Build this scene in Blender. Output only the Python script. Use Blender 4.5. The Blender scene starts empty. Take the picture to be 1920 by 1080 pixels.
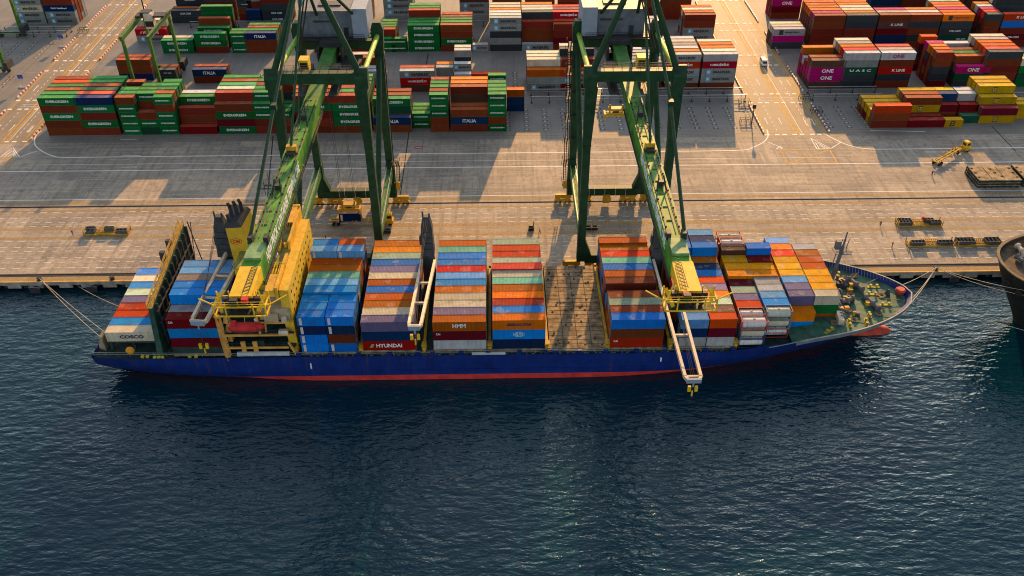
import bpy, bmesh, math, random
from mathutils import Vector, Matrix, Quaternion
R = math.radians
random.seed(7)
scene = bpy.context.scene
col = scene.collection

# ------------------------------------------------------------------ camera
F, PITCH, YAW, ROLL, H = 1690.0, R(37.1), R(1.04), R(-0.04), 137.6
cp, sp, cy, sy = math.cos(PITCH), math.sin(PITCH), math.cos(YAW), math.sin(YAW)
FW = Vector((sy*cp, cy*cp, -sp)); RT = Vector((cy, -sy, 0)); UP = RT.cross(FW)
cr, sr = math.cos(ROLL), math.sin(ROLL)
RT, UP = RT*cr + UP*sr, UP*cr - RT*sr
CAM = Vector((0, 0, H))
cam = bpy.data.cameras.new('camera'); camo = bpy.data.objects.new('camera', cam); col.objects.link(camo)
cam.sensor_width = 36; cam.lens = F/1920*36; cam.clip_start = 1; cam.clip_end = 5000
M = Matrix((RT, UP, -FW)).transposed().to_4x4(); M.translation = CAM
camo.matrix_world = M
scene.camera = camo
def at(u, v, z=0.0):           # survey: photo point -> point at height z
    d = FW + RT*((u-960)/F) - UP*((v-540)/F); t = (z-H)/d.z
    return CAM + d*t
def atY(u, v, Y):
    d = FW + RT*((u-960)/F) - UP*((v-540)/F)
    return CAM + d*(Y/d.y)

# ------------------------------------------------------------------ materials
def srgb(r, g, b):
    f = lambda c: (c/255/12.92) if c/255 <= .04045 else ((c/255+.055)/1.055)**2.4
    return (f(r), f(g), f(b), 1)
class NT:
    def __init__(s, name):
        s.m = bpy.data.materials.new(name); s.m.use_nodes = True
        s.t = s.m.node_tree; s.n = s.t.nodes; s.b = s.n['Principled BSDF']
    def new(s, typ, **kw):
        n = s.n.new(typ)
        for k, v in kw.items(): setattr(n, k, v)
        return n
    def link(s, a, b): s.t.links.new(a, b)
    def noise(s, vec, scale, detail=4, rough=.55):
        n = s.new('ShaderNodeTexNoise'); n.inputs['Scale'].default_value = scale
        n.inputs['Detail'].default_value = detail; n.inputs['Roughness'].default_value = rough
        if vec is not None: s.link(vec, n.inputs['Vector'])
        return n.outputs['Fac']
    def map(s, vec, sc=(1,1,1), rot=(0,0,0), loc=(0,0,0)):
        n = s.new('ShaderNodeMapping'); n.inputs['Scale'].default_value = sc; n.inputs['Rotation'].default_value = rot
        n.inputs['Location'].default_value = loc
        s.link(vec, n.inputs['Vector']); return n.outputs[0]
    def ramp(s, f, a, b, ca=0, cb=1):
        n = s.new('ShaderNodeMapRange'); n.inputs[1].default_value = a; n.inputs[2].default_value = b
        n.inputs[3].default_value = ca; n.inputs[4].default_value = cb; s.link(f, n.inputs[0]); return n.outputs[0]
    def math(s, op, a, b=None):
        n = s.new('ShaderNodeMath', operation=op)
        for i, x in enumerate((a, b)):
            if x is None: continue
            if isinstance(x, (int, float)): n.inputs[i].default_value = x
            else: s.link(x, n.inputs[i])
        return n.outputs[0]
    def mix(s, f, a, b, mode='MIX'):
        n = s.new('ShaderNodeMix', data_type='RGBA', blend_type=mode)
        for i, x in ((0, f), (6, a), (7, b)):
            if isinstance(x, (int, float)): n.inputs[i].default_value = x
            elif isinstance(x, (tuple, list)): n.inputs[i].default_value = tuple(x) if len(x) == 4 else (*x, 1)
            else: s.link(x, n.inputs[i])
        return n.outputs[2]
    def pos(s): return s.new('ShaderNodeNewGeometry').outputs['Position']
    def base(s, c): s.link(c, s.b.inputs['Base Color'])
    def bump(s, h, strength=.3, dist=.1):
        n = s.new('ShaderNodeBump'); n.inputs['Strength'].default_value = strength; n.inputs['Distance'].default_value = dist
        s.link(h, n.inputs['Height']); s.link(n.outputs[0], s.b.inputs['Normal'])
MATS = {}
def paint(name, c, rough=.55, var=.25, rust=.12, metal=0.0, scale=.6):
    """painted steel: mottled, with streaks and a little rust"""
    if name in MATS: return MATS[name]
    k = NT(name); c = c if len(c) == 4 else (*c, 1)
    P = k.pos()
    n1 = k.noise(P, scale, 5); n2 = k.noise(k.map(P, (2.2, 2.2, .22)), 1.0, 3)
    dark = tuple(x*(1-var) for x in c[:3]); lite = tuple(min(1, x*(1+var*.8)+.006) for x in c[:3])
    a = k.mix(k.ramp(n1, .3, .7), dark, lite)
    a = k.mix(k.math('MULTIPLY', k.ramp(n2, .48, .75), .45*min(1, var*3)), a, tuple(x*.55+.012 for x in c[:3]))
    if rust > 0:
        r = k.ramp(k.noise(P, scale*2.6, 6, .7), .66-.12*rust, .74)
        a = k.mix(k.math('MULTIPLY', r, min(.9, rust*5)), a, (.13, .06, .028))
    k.base(a); k.b.inputs['Roughness'].default_value = max(rough, .6) if metal == 0 and rough > .2 else rough; k.b.inputs['Metallic'].default_value = metal
    if rough > .2: k.b.inputs['Specular IOR Level'].default_value = .25
    MATS[name] = k.m; return k.m

def container_material(name, src):
    k = NT(name); P = k.pos()
    if src == 'object':
        oi = k.new('ShaderNodeObjectInfo'); c = oi.outputs['Color']; rnd = oi.outputs['Random']
    else:
        at_ = k.new('ShaderNodeAttribute', attribute_name='Col'); c = at_.outputs['Color']; rnd = at_.outputs['Alpha']
    hsv = k.new('ShaderNodeHueSaturation'); k.link(c, hsv.inputs['Color']); hsv.inputs['Saturation'].default_value = 1.15
    k.link(k.ramp(rnd, 0, 1, .62, 1.0), hsv.inputs['Value'])  # shade on the walls put into the colour; roofs are raised again below
    k.link(k.ramp(k.math('FRACT', k.math('MULTIPLY', rnd, 7.3)), 0, 1, .488, .512), hsv.inputs['Hue'])
    a = hsv.outputs[0]
    n1 = k.noise(P, .45, 5); a = k.mix(k.ramp(n1, .35, .7, 0, .22), a, (.02, .015, .012))
    st = k.noise(k.map(P, (1.6, 1.6, .1)), 1.0, 4); a = k.mix(k.ramp(st, .5, .8, 0, .35), a, (.035, .022, .015))
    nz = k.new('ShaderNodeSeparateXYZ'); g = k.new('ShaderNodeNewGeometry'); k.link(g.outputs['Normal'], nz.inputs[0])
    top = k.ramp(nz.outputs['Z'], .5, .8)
    # roofs: sun-bleaching and light on the tops, both put into colour; strongest in yard
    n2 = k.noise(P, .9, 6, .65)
    bleach_light = k.math('MULTIPLY', top, k.ramp(n2, .25, .75, .45, 1.0))
    bleach_light = k.math('MULTIPLY', bleach_light, k.ramp(k.math('FRACT', k.math('MULTIPLY', rnd, 13.7)), 0, 1, .6, 1.0))
    if src == 'object': bleach_light = k.math('MULTIPLY', bleach_light, oi.outputs['Alpha'])
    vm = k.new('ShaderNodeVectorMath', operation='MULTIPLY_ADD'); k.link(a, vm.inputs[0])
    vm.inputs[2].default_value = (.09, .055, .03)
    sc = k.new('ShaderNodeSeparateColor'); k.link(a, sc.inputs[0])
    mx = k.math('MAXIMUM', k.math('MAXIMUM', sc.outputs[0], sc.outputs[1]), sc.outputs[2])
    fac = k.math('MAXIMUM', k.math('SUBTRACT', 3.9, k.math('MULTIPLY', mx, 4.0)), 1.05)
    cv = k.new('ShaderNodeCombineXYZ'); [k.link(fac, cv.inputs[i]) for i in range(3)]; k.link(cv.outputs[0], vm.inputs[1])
    a = k.mix(bleach_light, a, vm.outputs[0])
    rs = k.ramp(k.noise(P, 1.3, 8, .75), .62, .70); a = k.mix(k.math('MULTIPLY', rs, k.math('ADD', .25, k.math('MULTIPLY', top, .40))), a, (.10, .045, .02))
    pt = k.ramp(k.noise(P, .35, 2), .60, .64); a = k.mix(k.math('MULTIPLY', pt, k.math('MULTIPLY', top, .12)), a, (.75, .68, .58))
    ln = k.noise(k.map(P, (.25, 3.2, 1)), 1.0, 5, .7); a = k.mix(k.math('MULTIPLY', k.ramp(ln, .55, .72), k.math('MULTIPLY', top, .35)), a, (.10, .075, .055))
    sp = k.noise(P, .55, 3, .5); a = k.mix(k.math('MULTIPLY', k.ramp(sp, .57, .68), k.math('MULTIPLY', top, .3)), a, (.16, .13, .10))
    k.base(a); k.bump(k.noise(P, .8, 3), .35, .12); k.b.inputs['Roughness'].default_value = .78; k.b.inputs['Specular IOR Level'].default_value = .1
    return k.m
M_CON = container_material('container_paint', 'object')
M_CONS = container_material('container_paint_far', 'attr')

def concrete():
    k = NT('quay_concrete'); P = k.pos()
    br = k.new('ShaderNodeTexBrick'); k.link(k.map(P, (1, 1, 1)), br.inputs['Vector'])
    br.inputs['Scale'].default_value = 1.0; br.inputs['Brick Width'].default_value = 11; br.inputs['Row Height'].default_value = 6.8
    br.inputs['Mortar Size'].default_value = .05; br.inputs['Mortar Smooth'].default_value = .2
    br.inputs['Color1'].default_value = (.46, .375, .275, 1); br.inputs['Color2'].default_value = (.235, .198, .158, 1); br.inputs['Mortar'].default_value = (.17, .15, .13, 1)
    a = br.outputs['Color']
    b2 = k.new('ShaderNodeTexBrick'); k.link(k.map(P, (1, 1, 1), (0, 0, 0), (3.7, 2.1, 0)), b2.inputs['Vector']); b2.inputs['Scale'].default_value = 1
    b2.inputs['Brick Width'].default_value = 23; b2.inputs['Row Height'].default_value = 13; b2.inputs['Mortar Size'].default_value = .0; b2.inputs['Bias'].default_value = -.1
    b2.inputs['Color1'].default_value = (1, 1, 1, 1); b2.inputs['Color2'].default_value = (.66, .68, .72, 1); b2.inputs['Mortar'].default_value = (.8, .8, .8, 1)
    a = k.mix(1.0, a, b2.outputs['Color'], 'MULTIPLY')
    a = k.mix(k.ramp(k.noise(P, .07, 6, .6), .35, .7, 0, .5), a, (.215, .185, .155))
    a = k.mix(k.ramp(k.noise(k.map(P, (.04, .9, 1)), 1.0, 5), .45, .7, 0, .6), a, (.50, .41, .30))
    a = k.mix(k.ramp(k.noise(k.map(P, (.9, .05, 1)), 1.0, 5), .48, .7, 0, .6), a, (.12, .10, .082))
    a = k.mix(k.ramp(k.noise(P, .55, 7, .7), .50, .68, 0, .7), a, (.105, .09, .078))
    a = k.mix(k.ramp(k.noise(P, 2.5, 4, .7), .50, .70, 0, .6), a, (.56, .48, .37))
    a = k.mix(k.ramp(k.noise(P, .22, 5, .7), .54, .64, 0, .4), a, (.16, .14, .12))
    k.base(a); k.b.inputs['Roughness'].default_value = .85
    k.bump(k.noise(P, 3, 4), .25, .05)
    return k.m
def asphalt(name, c1, c2):
    k = NT(name); P = k.pos()
    a = k.mix(k.ramp(k.noise(P, .12, 6, .65), .3, .7), c1, c2)
    a = k.mix(k.ramp(k.noise(P, .9, 6, .7), .55, .78, 0, .5), a, tuple(x*.5 for x in c1))
    a = k.mix(k.ramp(k.noise(k.map(P, (1.1, .03, 1)), 1.0, 4), .52, .75, 0, .45), a, tuple(x*.55 for x in c1))
    k.base(a); k.b.inputs['Roughness'].default_value = .7; k.b.inputs['Specular IOR Level'].default_value = .24
    k.bump(k.noise(P, 4, 3), .2, .03)
    return k.m
def worn(name, c, lo=.35, hi=.6):
    """road paint, worn through in places (transparent where the paint is gone)"""
    k = NT(name); P = k.pos()
    n = k.ramp(k.noise(P, 1.4, 6, .75), lo, hi, .4, 1.0)
    a = k.mix(k.ramp(k.noise(P, .3, 3), .3, .7), c, tuple(x*.75 for x in c[:3]))
    k.base(a); k.link(n, k.b.inputs['Alpha']); k.b.inputs['Roughness'].default_value = .8
    return k.m
def water_mat():
    k = NT('harbour_water'); P = k.pos()
    k.b.inputs['Base Color'].default_value = (.004, .03, .04, 1)
    k.b.inputs['Roughness'].default_value = .04; k.b.inputs['IOR'].default_value = 1.5
    w1 = k.noise(k.map(P, (.40, 1.0, 1), (0, 0, R(-20))), .56, 2.8, .55)
    w2 = k.noise(k.map(P, (.45, 1.0, 1), (0, 0, R(24))), .92, 2.6, .55)
    w3 = k.noise(P, .05, 2)
    h = k.math('ADD', k.math('MULTIPLY', w1, 1.0), k.math('MULTIPLY', w2, .55))
    h = k.math('MULTIPLY', h, k.ramp(w3, .3, .7, .7, 1.25))
    k.bump(h, 1.0, .47)
    k.b.inputs['Specular Tint'].default_value = (.74, .96, 1.0, 1)
    # silt: slightly greener water in broad drifts
    k.base(k.mix(k.ramp(k.noise(P, .012, 3), .35, .65), (.0006, .017, .034), (.0014, .028, .038)))
    return k.m

# ------------------------------------------------------------------ mesh building
class MB:
    def __init__(s): s.v = []; s.f = []; s.mi = []
    def add(s, vs, fs, m=0):
        o = len(s.v); s.v += [tuple(p) for p in vs]; s.f += [tuple(i+o for i in f) for f in fs]; s.mi += [m]*len(fs); return s
    def hexa(s, p, m=0):      # 8 points: bottom 4 ccw, top 4 ccw
        return s.add(p, [(3,2,1,0),(4,5,6,7),(0,1,5,4),(1,2,6,5),(2,3,7,6),(3,0,4,7)], m)
    def box(s, x0, x1, y0, y1, z0, z1, m=0):
        if x0 > x1: x0, x1 = x1, x0
        if y0 > y1: y0, y1 = y1, y0
        if z0 > z1: z0, z1 = z1, z0
        return s.hexa([(x0,y0,z0),(x1,y0,z0),(x1,y1,z0),(x0,y1,z0),(x0,y0,z1),(x1,y0,z1),(x1,y1,z1),(x0,y1,z1)], m)
    def beam(s, p, q, w, h=None, up=(0,0,1), w2=None, h2=None, m=0):
        p, q, up = Vector(p), Vector(q), Vector(up); h = h or w; w2 = w2 or w; h2 = h2 or h
        d = (q-p).normalized(); a = d.cross(up)
        if a.length < 1e-4: a = d.cross(Vector((1,0,0)))
        a.normalize(); b = a.cross(d)
        c = lambda o, W, Hh: [o-a*W/2-b*Hh/2, o+a*W/2-b*Hh/2, o+a*W/2+b*Hh/2, o-a*W/2+b*Hh/2]
        A, B = c(p, w, h), c(q, w2, h2)
        return s.add(A+B, [(0,1,2,3),(7,6,5,4),(4,5,1,0),(5,6,2,1),(6,7,3,2),(7,4,0,3)], m)
    def tube(s, p, q, r, r2=None, n=10, m=0):
        p, q = Vector(p), Vector(q); r2 = r if r2 is None else r2
        d = (q-p).normalized(); a = d.cross(Vector((0,0,1)))
        if a.length < 1e-3: a = Vector((1,0,0))
        a.normalize(); b = a.cross(d); vs = []
        for o, rr in ((p, r), (q, r2)):
            for i in range(n):
                t = 2*math.pi*i/n; vs.append(o + a*math.cos(t)*rr + b*math.sin(t)*rr)
        fs = [(i, (i+1) % n, n+(i+1) % n, n+i) for i in range(n)] + [tuple(range(n-1, -1, -1)), tuple(range(n, 2*n))]
        return s.add(vs, fs, m)
    def prism(s, pts, z0, z1, m=0):   # pts ccw in xy
        n = len(pts); vs = [(x, y, z0) for x, y in pts] + [(x, y, z1) for x, y in pts]
        return s.add(vs, [tuple(range(n-1, -1, -1)), tuple(range(n, 2*n))] + [(i, (i+1) % n, n+(i+1) % n, n+i) for i in range(n)], m)
    def prism_x(s, pts, x0, x1, m=0):  # pts in yz
        n = len(pts); vs = [(x0, y, z) for y, z in pts] + [(x1, y, z) for y, z in pts]
        return s.add(vs, [tuple(range(n-1, -1, -1)), tuple(range(n, 2*n))] + [(i, (i+1) % n, n+(i+1) % n, n+i) for i in range(n)], m)
    def quad(s, a, b, c, d, m=0): return s.add([a, b, c, d], [(0, 1, 2, 3)], m)
    def rail(s, pts, h=1.1, r=.035, step=2.0, m=0):   # handrail along a path
        for p, q in zip(pts, pts[1:]):
            p, q = Vector(p), Vector(q); L = (q-p).length; n = max(1, int(L/step))
            for z in (h, h*.55): s.beam(p+Vector((0,0,z)), q+Vector((0,0,z)), 2*r, m=m)
            for i in range(n+1):
                o = p.lerp(q, i/n); s.beam(o, o+Vector((0,0,h)), 2*r, m=m)
        return s
    def lathe(s, o, axis, prof, n=14, m=0):    # prof: (t along axis, radius)
        o, ax = Vector(o), Vector(axis).normalized(); a = ax.cross(Vector((0,0,1)))
        if a.length < 1e-3: a = Vector((1,0,0))
        a.normalize(); b = a.cross(ax); vs = []; fs = []
        for t, r in prof:
            for i in range(n):
                w = 2*math.pi*i/n; vs.append(o + ax*t + a*math.cos(w)*r + b*math.sin(w)*r)
        for j in range(len(prof)-1):
            for i in range(n): fs.append((j*n+i, j*n+(i+1) % n, (j+1)*n+(i+1) % n, (j+1)*n+i))
        fs += [tuple(range(n-1, -1, -1)), tuple(range((len(prof)-1)*n, len(prof)*n))]
        return s.add(vs, fs, m)
    def mesh(s, name, mats, smooth=False):
        me = bpy.data.meshes.new(name); me.from_pydata(s.v, [], s.f)
        for mm in (mats if isinstance(mats, (list, tuple)) else [mats]): me.materials.append(mm)
        me.polygons.foreach_set('material_index', s.mi)
        bm = bmesh.new(); bm.from_mesh(me); bmesh.ops.recalc_face_normals(bm, faces=bm.faces); bm.to_mesh(me); bm.free()
        if smooth:
            for p in me.polygons: p.use_smooth = True
        me.update(); return me
    def build(s, name, mats, parent=None, smooth=False, loc=None):
        o = bpy.data.objects.new(name, s.mesh(name, mats, smooth)); col.objects.link(o)
        if parent: o.parent = parent
        if loc is not None: o.location = loc
        return o
def tag(o, label=None, cat=None, group=None, kind=None):
    if label: o['label'] = label
    if cat: o['category'] = cat
    if group: o['group'] = group
    if kind: o['kind'] = kind
    return o
def thing(name, label, cat, loc=(0,0,0), rz=0, group=None):
    o = bpy.data.objects.new(name, None); col.objects.link(o); o.location = loc; o.rotation_euler = (0, 0, rz)
    o.empty_display_size = .5
    return tag(o, label, cat, group)
def copy_tree(o, parent=None):
    c = o.copy(); col.objects.link(c)
    if parent: c.parent = parent
    for ch in list(o.children): copy_tree(ch, c)
    return c
def struct(o): o['kind'] = 'structure'; return o

# lettering --------------------------------------------------------
M_WHITE = paint('white_lettering', (.72, .72, .70), .6, .12, 0)
M_BLACK = paint('black_lettering', (.025, .028, .035), .6, .2, 0)
_txt = {}
def text_mesh(txt, h, mats, stretch=1.0, bold=.02, spacing=1.0, width=None):
    key = (txt, round(h, 2), mats.name, stretch, bold, spacing, width)
    if key in _txt: return _txt[key]
    cu = bpy.data.curves.new('lettering', 'FONT'); cu.body = txt; cu.size = 1; cu.align_x = 'CENTER'; cu.align_y = 'CENTER'
    cu.offset = bold; cu.extrude = .01; cu.space_character = spacing; cu.resolution_u = 2
    to = bpy.data.objects.new('lettering', cu); col.objects.link(to)
    bpy.context.view_layer.update()
    me = bpy.data.meshes.new_from_object(to.evaluated_get(bpy.context.evaluated_depsgraph_get()))
    bpy.data.objects.remove(to); bpy.data.curves.remove(cu)
    xs = [v.co.x for v in me.vertices]; ys = [v.co.y for v in me.vertices]
    sy_ = h/(max(ys)-min(ys)); sx_ = sy_*stretch
    if width: sx_ = width/(max(xs)-min(xs))
    cx, cy_ = (max(xs)+min(xs))/2, (max(ys)+min(ys))/2
    for v in me.vertices: v.co = Vector(((v.co.x-cx)*sx_, (v.co.y-cy_)*sy_, v.co.z))
    me.materials.clear(); me.materials.append(mats)
    for p in me.polygons: p.material_index = 0
    me.name = 'lettering'; _txt[key] = me; return me
def letter(me, parent, loc, rot, name='lettering'):
    o = bpy.data.objects.new(name, me); col.objects.link(o); o.parent = parent; o.location = loc; o.rotation_euler = rot; return o
FRONT = (R(90), 0, 0)      # text standing upright, read from -Y
# ------------------------------------------------------------------ containers
CC = dict(g=(.014,.15,.042), z=(.014,.075,.042), a=(.36,.47,.36), t=(.20,.50,.38), b=(.20,.055,.035), k=(.10,.055,.042), r=(.48,.035,.025),
  h=(.15,.016,.024), o=(.85,.25,.012), q=(.50,.13,.03), f=(.55,.13,.10), p=(.42,.02,.15), y=(.48,.29,.022), w=(.66,.60,.46), s=(.46,.47,.48),
  m=(.27,.29,.285), d=(.038,.05,.058), n=(.008,.032,.105), u=(.002,.235,.72), l=(.22,.46,.78), v=(.19,.17,.30), c=(.70,.065,.015), e=(.30,.24,.21),
  i=(.05,.30,.80), j=(.88,.42,.012))
CN = dict(g='green', z='dark green', a='pale green', t='teal', b='rust brown', k='dark brown', r='red', h='maroon', o='orange', q='burnt orange',
  f='salmon red', p='magenta', y='mustard yellow', w='cream', s='silver grey', m='grey', d='slate grey', n='navy blue', u='bright blue',
  l='light blue', v='purple grey', c='orange red', e='brownish grey', i='sky blue', j='golden yellow')
# text codes: lines of (string, height, width, colour, x shift, z shift)
TX = dict(E=[('EVERGREEN', .85, 7.2, 'w', 0, .1)], I=[('ITALIA', 1.15, 4.4, 'w', 0, 0)], M=[('MAERSK', 1.0, 6.2, 'k', 1.2, 0)],
  H=[('HAMBURG SUD', .75, 6.6, 'w', 0, .05)], O=[('ONE', 1.35, 4.2, 'w', 0, .05)], U=[('U A S C', .85, 7.6, 'w', .3, .1)],
  K=[('K LINE', .95, 4.6, 'w', 1.2, .1)], C=[('CMA CGM', .75, 4.4, 'w', 0, .1)], Y=[('m', .62, 1.3, 'k', -.6, .35), ('sc', .62, 1.3, 'k', -.6, -.35)],
  P=[('Hapag-Lloyd', .75, 5.6, 'n', 1, 0)], X=[('COSCO', .95, 5.6, 'n', 0, 0)], D=[('HYUNDAI', 1.05, 6.0, 'w', 0, 0)], W=[('HMM', 1.15, 3.0, 'w', 0, .2)],
  T=[('CAI', .55, 1.0, 'w', -4.7, .5)], S=[('tex', .5, .9, 'w', -4.9, .6)], L=[('ONE', 1.35, 4.2, 'p', 0, .05)], G=[('GESEACO STAR', .7, 5.6, 'n', 0, .1)],
  V=[('DELMAS', .9, 2.6, 'w', 0, .05)], A=[('P&O Nedlloyd', .8, 6.4, 'w', 0, 0)], B=[('CMA CGM', .55, 3.6, 'w', 3.2, -.5)], N=[('NYK', .6, 1.6, 'w', -3, .3)])
LETCOL = dict(w=M_WHITE, k=M_BLACK, n=paint('navy_lettering', (.02,.03,.12), .6, .1, 0), p=paint('purple_lettering', (.30,.02,.14), .6, .1, 0))
TXNAME = dict(E='white block lettering', I='white lettering', M='black lettering and a star', H='white lettering and a cross', O='white lettering', U='wide spaced lettering',
  K='white lettering', C='small white lettering', Y='black square letters', P='dark lettering', X='dark navy lettering', D='large white lettering', W='white three letter logo',
  T='a small white mark', S='a small white mark', L='purple lettering', G='dark lettering', V='an oval white emblem', A='white lettering', B='small lettering', N='a small white mark')

def container_mesh(name, L, W, Hh, ribs):
    b = MB(); x0, x1, y0, y1 = -L/2, L/2, -W/2, W/2; p = .13; ins = .045
    for x in (x0, x1-p):
        for y in (y0, y1-p): b.box(x, x+p, y, y+p, 0, Hh)
    for y in (y0, y1-p):
        b.box(x0+p, x1-p, y+.01, y+p-.01, 0, .14); b.box(x0+p, x1-p, y+.01, y+p-.01, Hh-.11, Hh)
    for x in (x0, x1-p):
        b.box(x+.01, x+p-.01, y0+p, y1-p, 0, .16); b.box(x+.01, x+p-.01, y0+p, y1-p, Hh-.13, Hh)
    # corrugated walls and roof
    xs = []; n = ribs; wx = (L-2*p)/n
    for i in range(n):
        a = x0+p+i*wx
        for t, d in ((0, 0), (.36, 0), (.5, 1), (.86, 1)): xs.append((a+t*wx, d*.04))
    xs.append((x1-p, 0))
    for sgn, y in ((-1, y0+ins), (1, y1-ins)):
        vs = []
        for x, d in xs: vs += [(x, y-sgn*d, .14), (x, y-sgn*d, Hh-.11)]
        b.add(vs, [(2*i, 2*i+2, 2*i+3, 2*i+1) if sgn < 0 else (2*i, 2*i+1, 2*i+3, 2*i+2) for i in range(len(xs)-1)])
    vs = []
    for x, d in xs: vs += [(x, y0+p, Hh-.03-d*.7), (x, y1-p, Hh-.03-d*.7)]
    b.add(vs, [(2*i, 2*i+2, 2*i+3, 2*i+1) for i in range(len(xs)-1)])
    for x in (x0+.04, x1-.04): b.quad((x, y0+p, .16), (x, y1-p, .16), (x, y1-p, Hh-.13), (x, y0+p, Hh-.13))
    b.quad((x0, y0, .02), (x1, y0, .02), (x1, y1, .02), (x0, y1, .02))
    for x in (x0-.012, x1-.166):           # corner castings
        for y in (y0-.012, y1-.15):
            for z in (-.005, Hh-.115): b.box(x, x+.178, y, y+.162, z, z+.12)
    me = b.mesh(name, M_CON)
    return me
def door_mesh(W, Hh):      # sits on the +X end, local x=0 at the wall
    b = MB(); w = W/2-.16
    for s in (-1, 1):
        b.box(-.02, .035, .015*s if s > 0 else -w, w if s > 0 else -.015, .2, Hh-.17, 0)
        for y in (.32, .80):
            b.tube((.065, s*y, .14), (.065, s*y, Hh-.12), .024, n=6, m=1); b.box(.04, .10, s*y-.09, s*y+.09, 1.0, 1.07, 1)
            for z in (.35, Hh-.35): b.box(.03, .10, s*y-.05, s*y+.05, z-.05, z+.05, 1)
        for z in (.5, 1.3, 2.1): b.box(.03, .06, s*(w-.06), s*w, z-.08, z+.08, 1)
    return b.mesh('container_door', [M_CON, paint('galvanised_rods', (.34,.33,.31), .5, .2, .1, .3)])
L40, L20 = 12.06, 5.95
CM = {40: container_mesh('container_shell', L40, 2.43, 2.59, 36), 20: container_mesh('container_shell_short', L20, 2.43, 2.59, 18)}
DM = door_mesh(2.43, 2.59)

SLOTS = []   # every container of the scene before it becomes an object
def rows_to_slots(where, stack, X0, ln, Ys, base, th, width, tokens, nominal, pal, flag=''):
    """tokens from the water side inland; 'n:top,next,..' ; '-' leaves the place empty"""
    rows = tokens.split()
    for k, tk in enumerate(rows):
        if tk == '-': continue
        hs, fs = tk.split(':'); fs = fs.split(','); lift = 0
        if '^' in hs: hs, l_ = hs.split('^'); lift = float(l_)
        hh = int(hs); rr = random.Random(stack*131+k*17+len(where))
        for t in range(hh):              # t counted from the top
            if t < len(fs): c = fs[t]
            else: c = rr.choice(pal)
            SLOTS.append(dict(where=where, stack=stack, row=k, tier=hh-1-t, n=hh, x=X0+ln/2, y=Ys[k], z=base+(hh-1-t)*th+lift, L=ln, W=width, th=th,
                              c=c[0], tx=c[1:] or '', nom=nominal, flag=flag, rows=len(rows)))
# --- aboard the ship (rows counted from the near side) -------------------------
SP = 2.66
def shipY(k): return 152.0+1.31+SP*k
def ship(stack, X0, ln, base, th, tokens, nominal=40, flag='', pal='bunq'):
    rows_to_slots('ship', stack, X0, ln, [shipY(k) for k in range(14)], base, th, 2.56, tokens, nominal, pal, flag)
rows_to_slots('ship', 1, -87.5, 11.4, [154.9+1.3+2.72*k for k in range(10)], 6.75, 2.62, 2.6, '1:wX 1:u 1:c 1:r 1:v 1:a 1:u 1:w 1:u', 40, 'bun')
ship(2, -72.1, 11.5, 7.3, 2.62, '3:hT,i,h 3:s,h 4:i,n 4:i,n 4:e 4:l 4:l')
ship(3, -43.8, 6.0, 5.3, 2.52, '4:iF,nF,uF,iF 4:u,u 4:u,u - - - - - 5:lF,n 5:u,n', 20, 'aft half')
ship(3, -37.65, 6.0, 5.3, 2.52, '4:iF,nF,b,uF 4:u,u 4:u,u - - - - - 5:lF,n 5:q,n', 20, 'forward half')
ship(3, -43.6, 11.75, 5.4, 2.66, '- - - 4:u,n 4:l,s 4:t,g 4:q,q 4:q,b')
ship(4, -30.2, 11.5, 5.7, 2.67, '3:v,n,rD 3:w,b 3:q,b 3:q,b 3:u,u 3:q,b 3:w 3:v 3:u 3:a 3:o 3:q')
ship(5, -14.6, 11.6, 5.7, 2.60, '3:qW,hT,s 3:v 3:w 3:w 3:q 3:u 3:l 3:r 3:u 3:u 3:t 3:q')
ship(6, -1.5, 11.6, 5.7, 2.70, '3:oG,uV,n 3:u 3:r 3:o 3:q 3:t 3:w 3^.35:f 3:a 3:r 3:c 3:a')
ship(7, 24.6, 11.7, 5.7, 2.62, '3:u,b,rT 3:b 3:a 3:b 2:u 3:b 3:q 3:u 3:t 3:c 3:q 3^.4:q')
ship(8, 39.9, 6.0, 5.7, 2.56, '3:l,n,s 3:u,n 3:u 3:o 3:v 3:c 3:u 3:n 3:q 4:u,n 4:n 4:u', 20, 'aft half')
ship(8, 46.15, 6.0, 5.7, 2.56, '3:c,h,s 3:k,u 3:a 3:o 3:v 3:c 3:u 3:n 3:q 4:u,n 4:n 4:l', 20, 'forward half')
ship(9, 53.3, 5.8, 4.7, 2.58, '- - 3:c,b 3:v 3:a 3:h - - 3^1.2:j,q 4:k,n - -', 20, 'aft half')
ship(9, 59.3, 5.8, 5.5, 2.5, '- - 3:u,n 3:l 3:s 3:s - - 3^.6:h,b 4:u,n - -', 20, 'forward half')
ship(9, 53.4, 11.6, 4.9, 2.80, '- - - - - - 3:o,b 3:j,y')
ship(10, 65.6, 5.75, 5.5, 2.60, '- - 2:oS,i 3:v,n 3:v,n 3:l,n 3:j,o 3:j,o 3:j 3:c 3:q 3:l', 20, 'aft half')
ship(10, 71.55, 5.75, 5.5, 2.60, '- - - 3:w,g 3:j,o 3:j,o 3:j 3:q 3:q 3:q 3:s', 20, 'forward half')

# --- in the yard ---------------------------------------------------------------
B1, B2, B3, B4 = 267.2, 298.0, 334.3, 366.2
BP, TH = 2.93, 2.63
BN = {B1: 'front block', B2: 'second block', B3: 'third block', B4: 'far block'}
CNT = {}
def yard(B, X0, ln, tokens, pal='bbbgz'):
    CNT[B] = CNT.get(B, 0)+1
    rows_to_slots(BN[B], CNT[B], X0, L40 if ln == 40 else L20, [B+1.25+BP*k for k in range(8)], .02, TH, 2.43, tokens, ln, pal)
def X1(u, v, z=0): return at(u, v, z).x
def XY(u, v, B, k=0): return atY(u, v, B+BP*k).x
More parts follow.
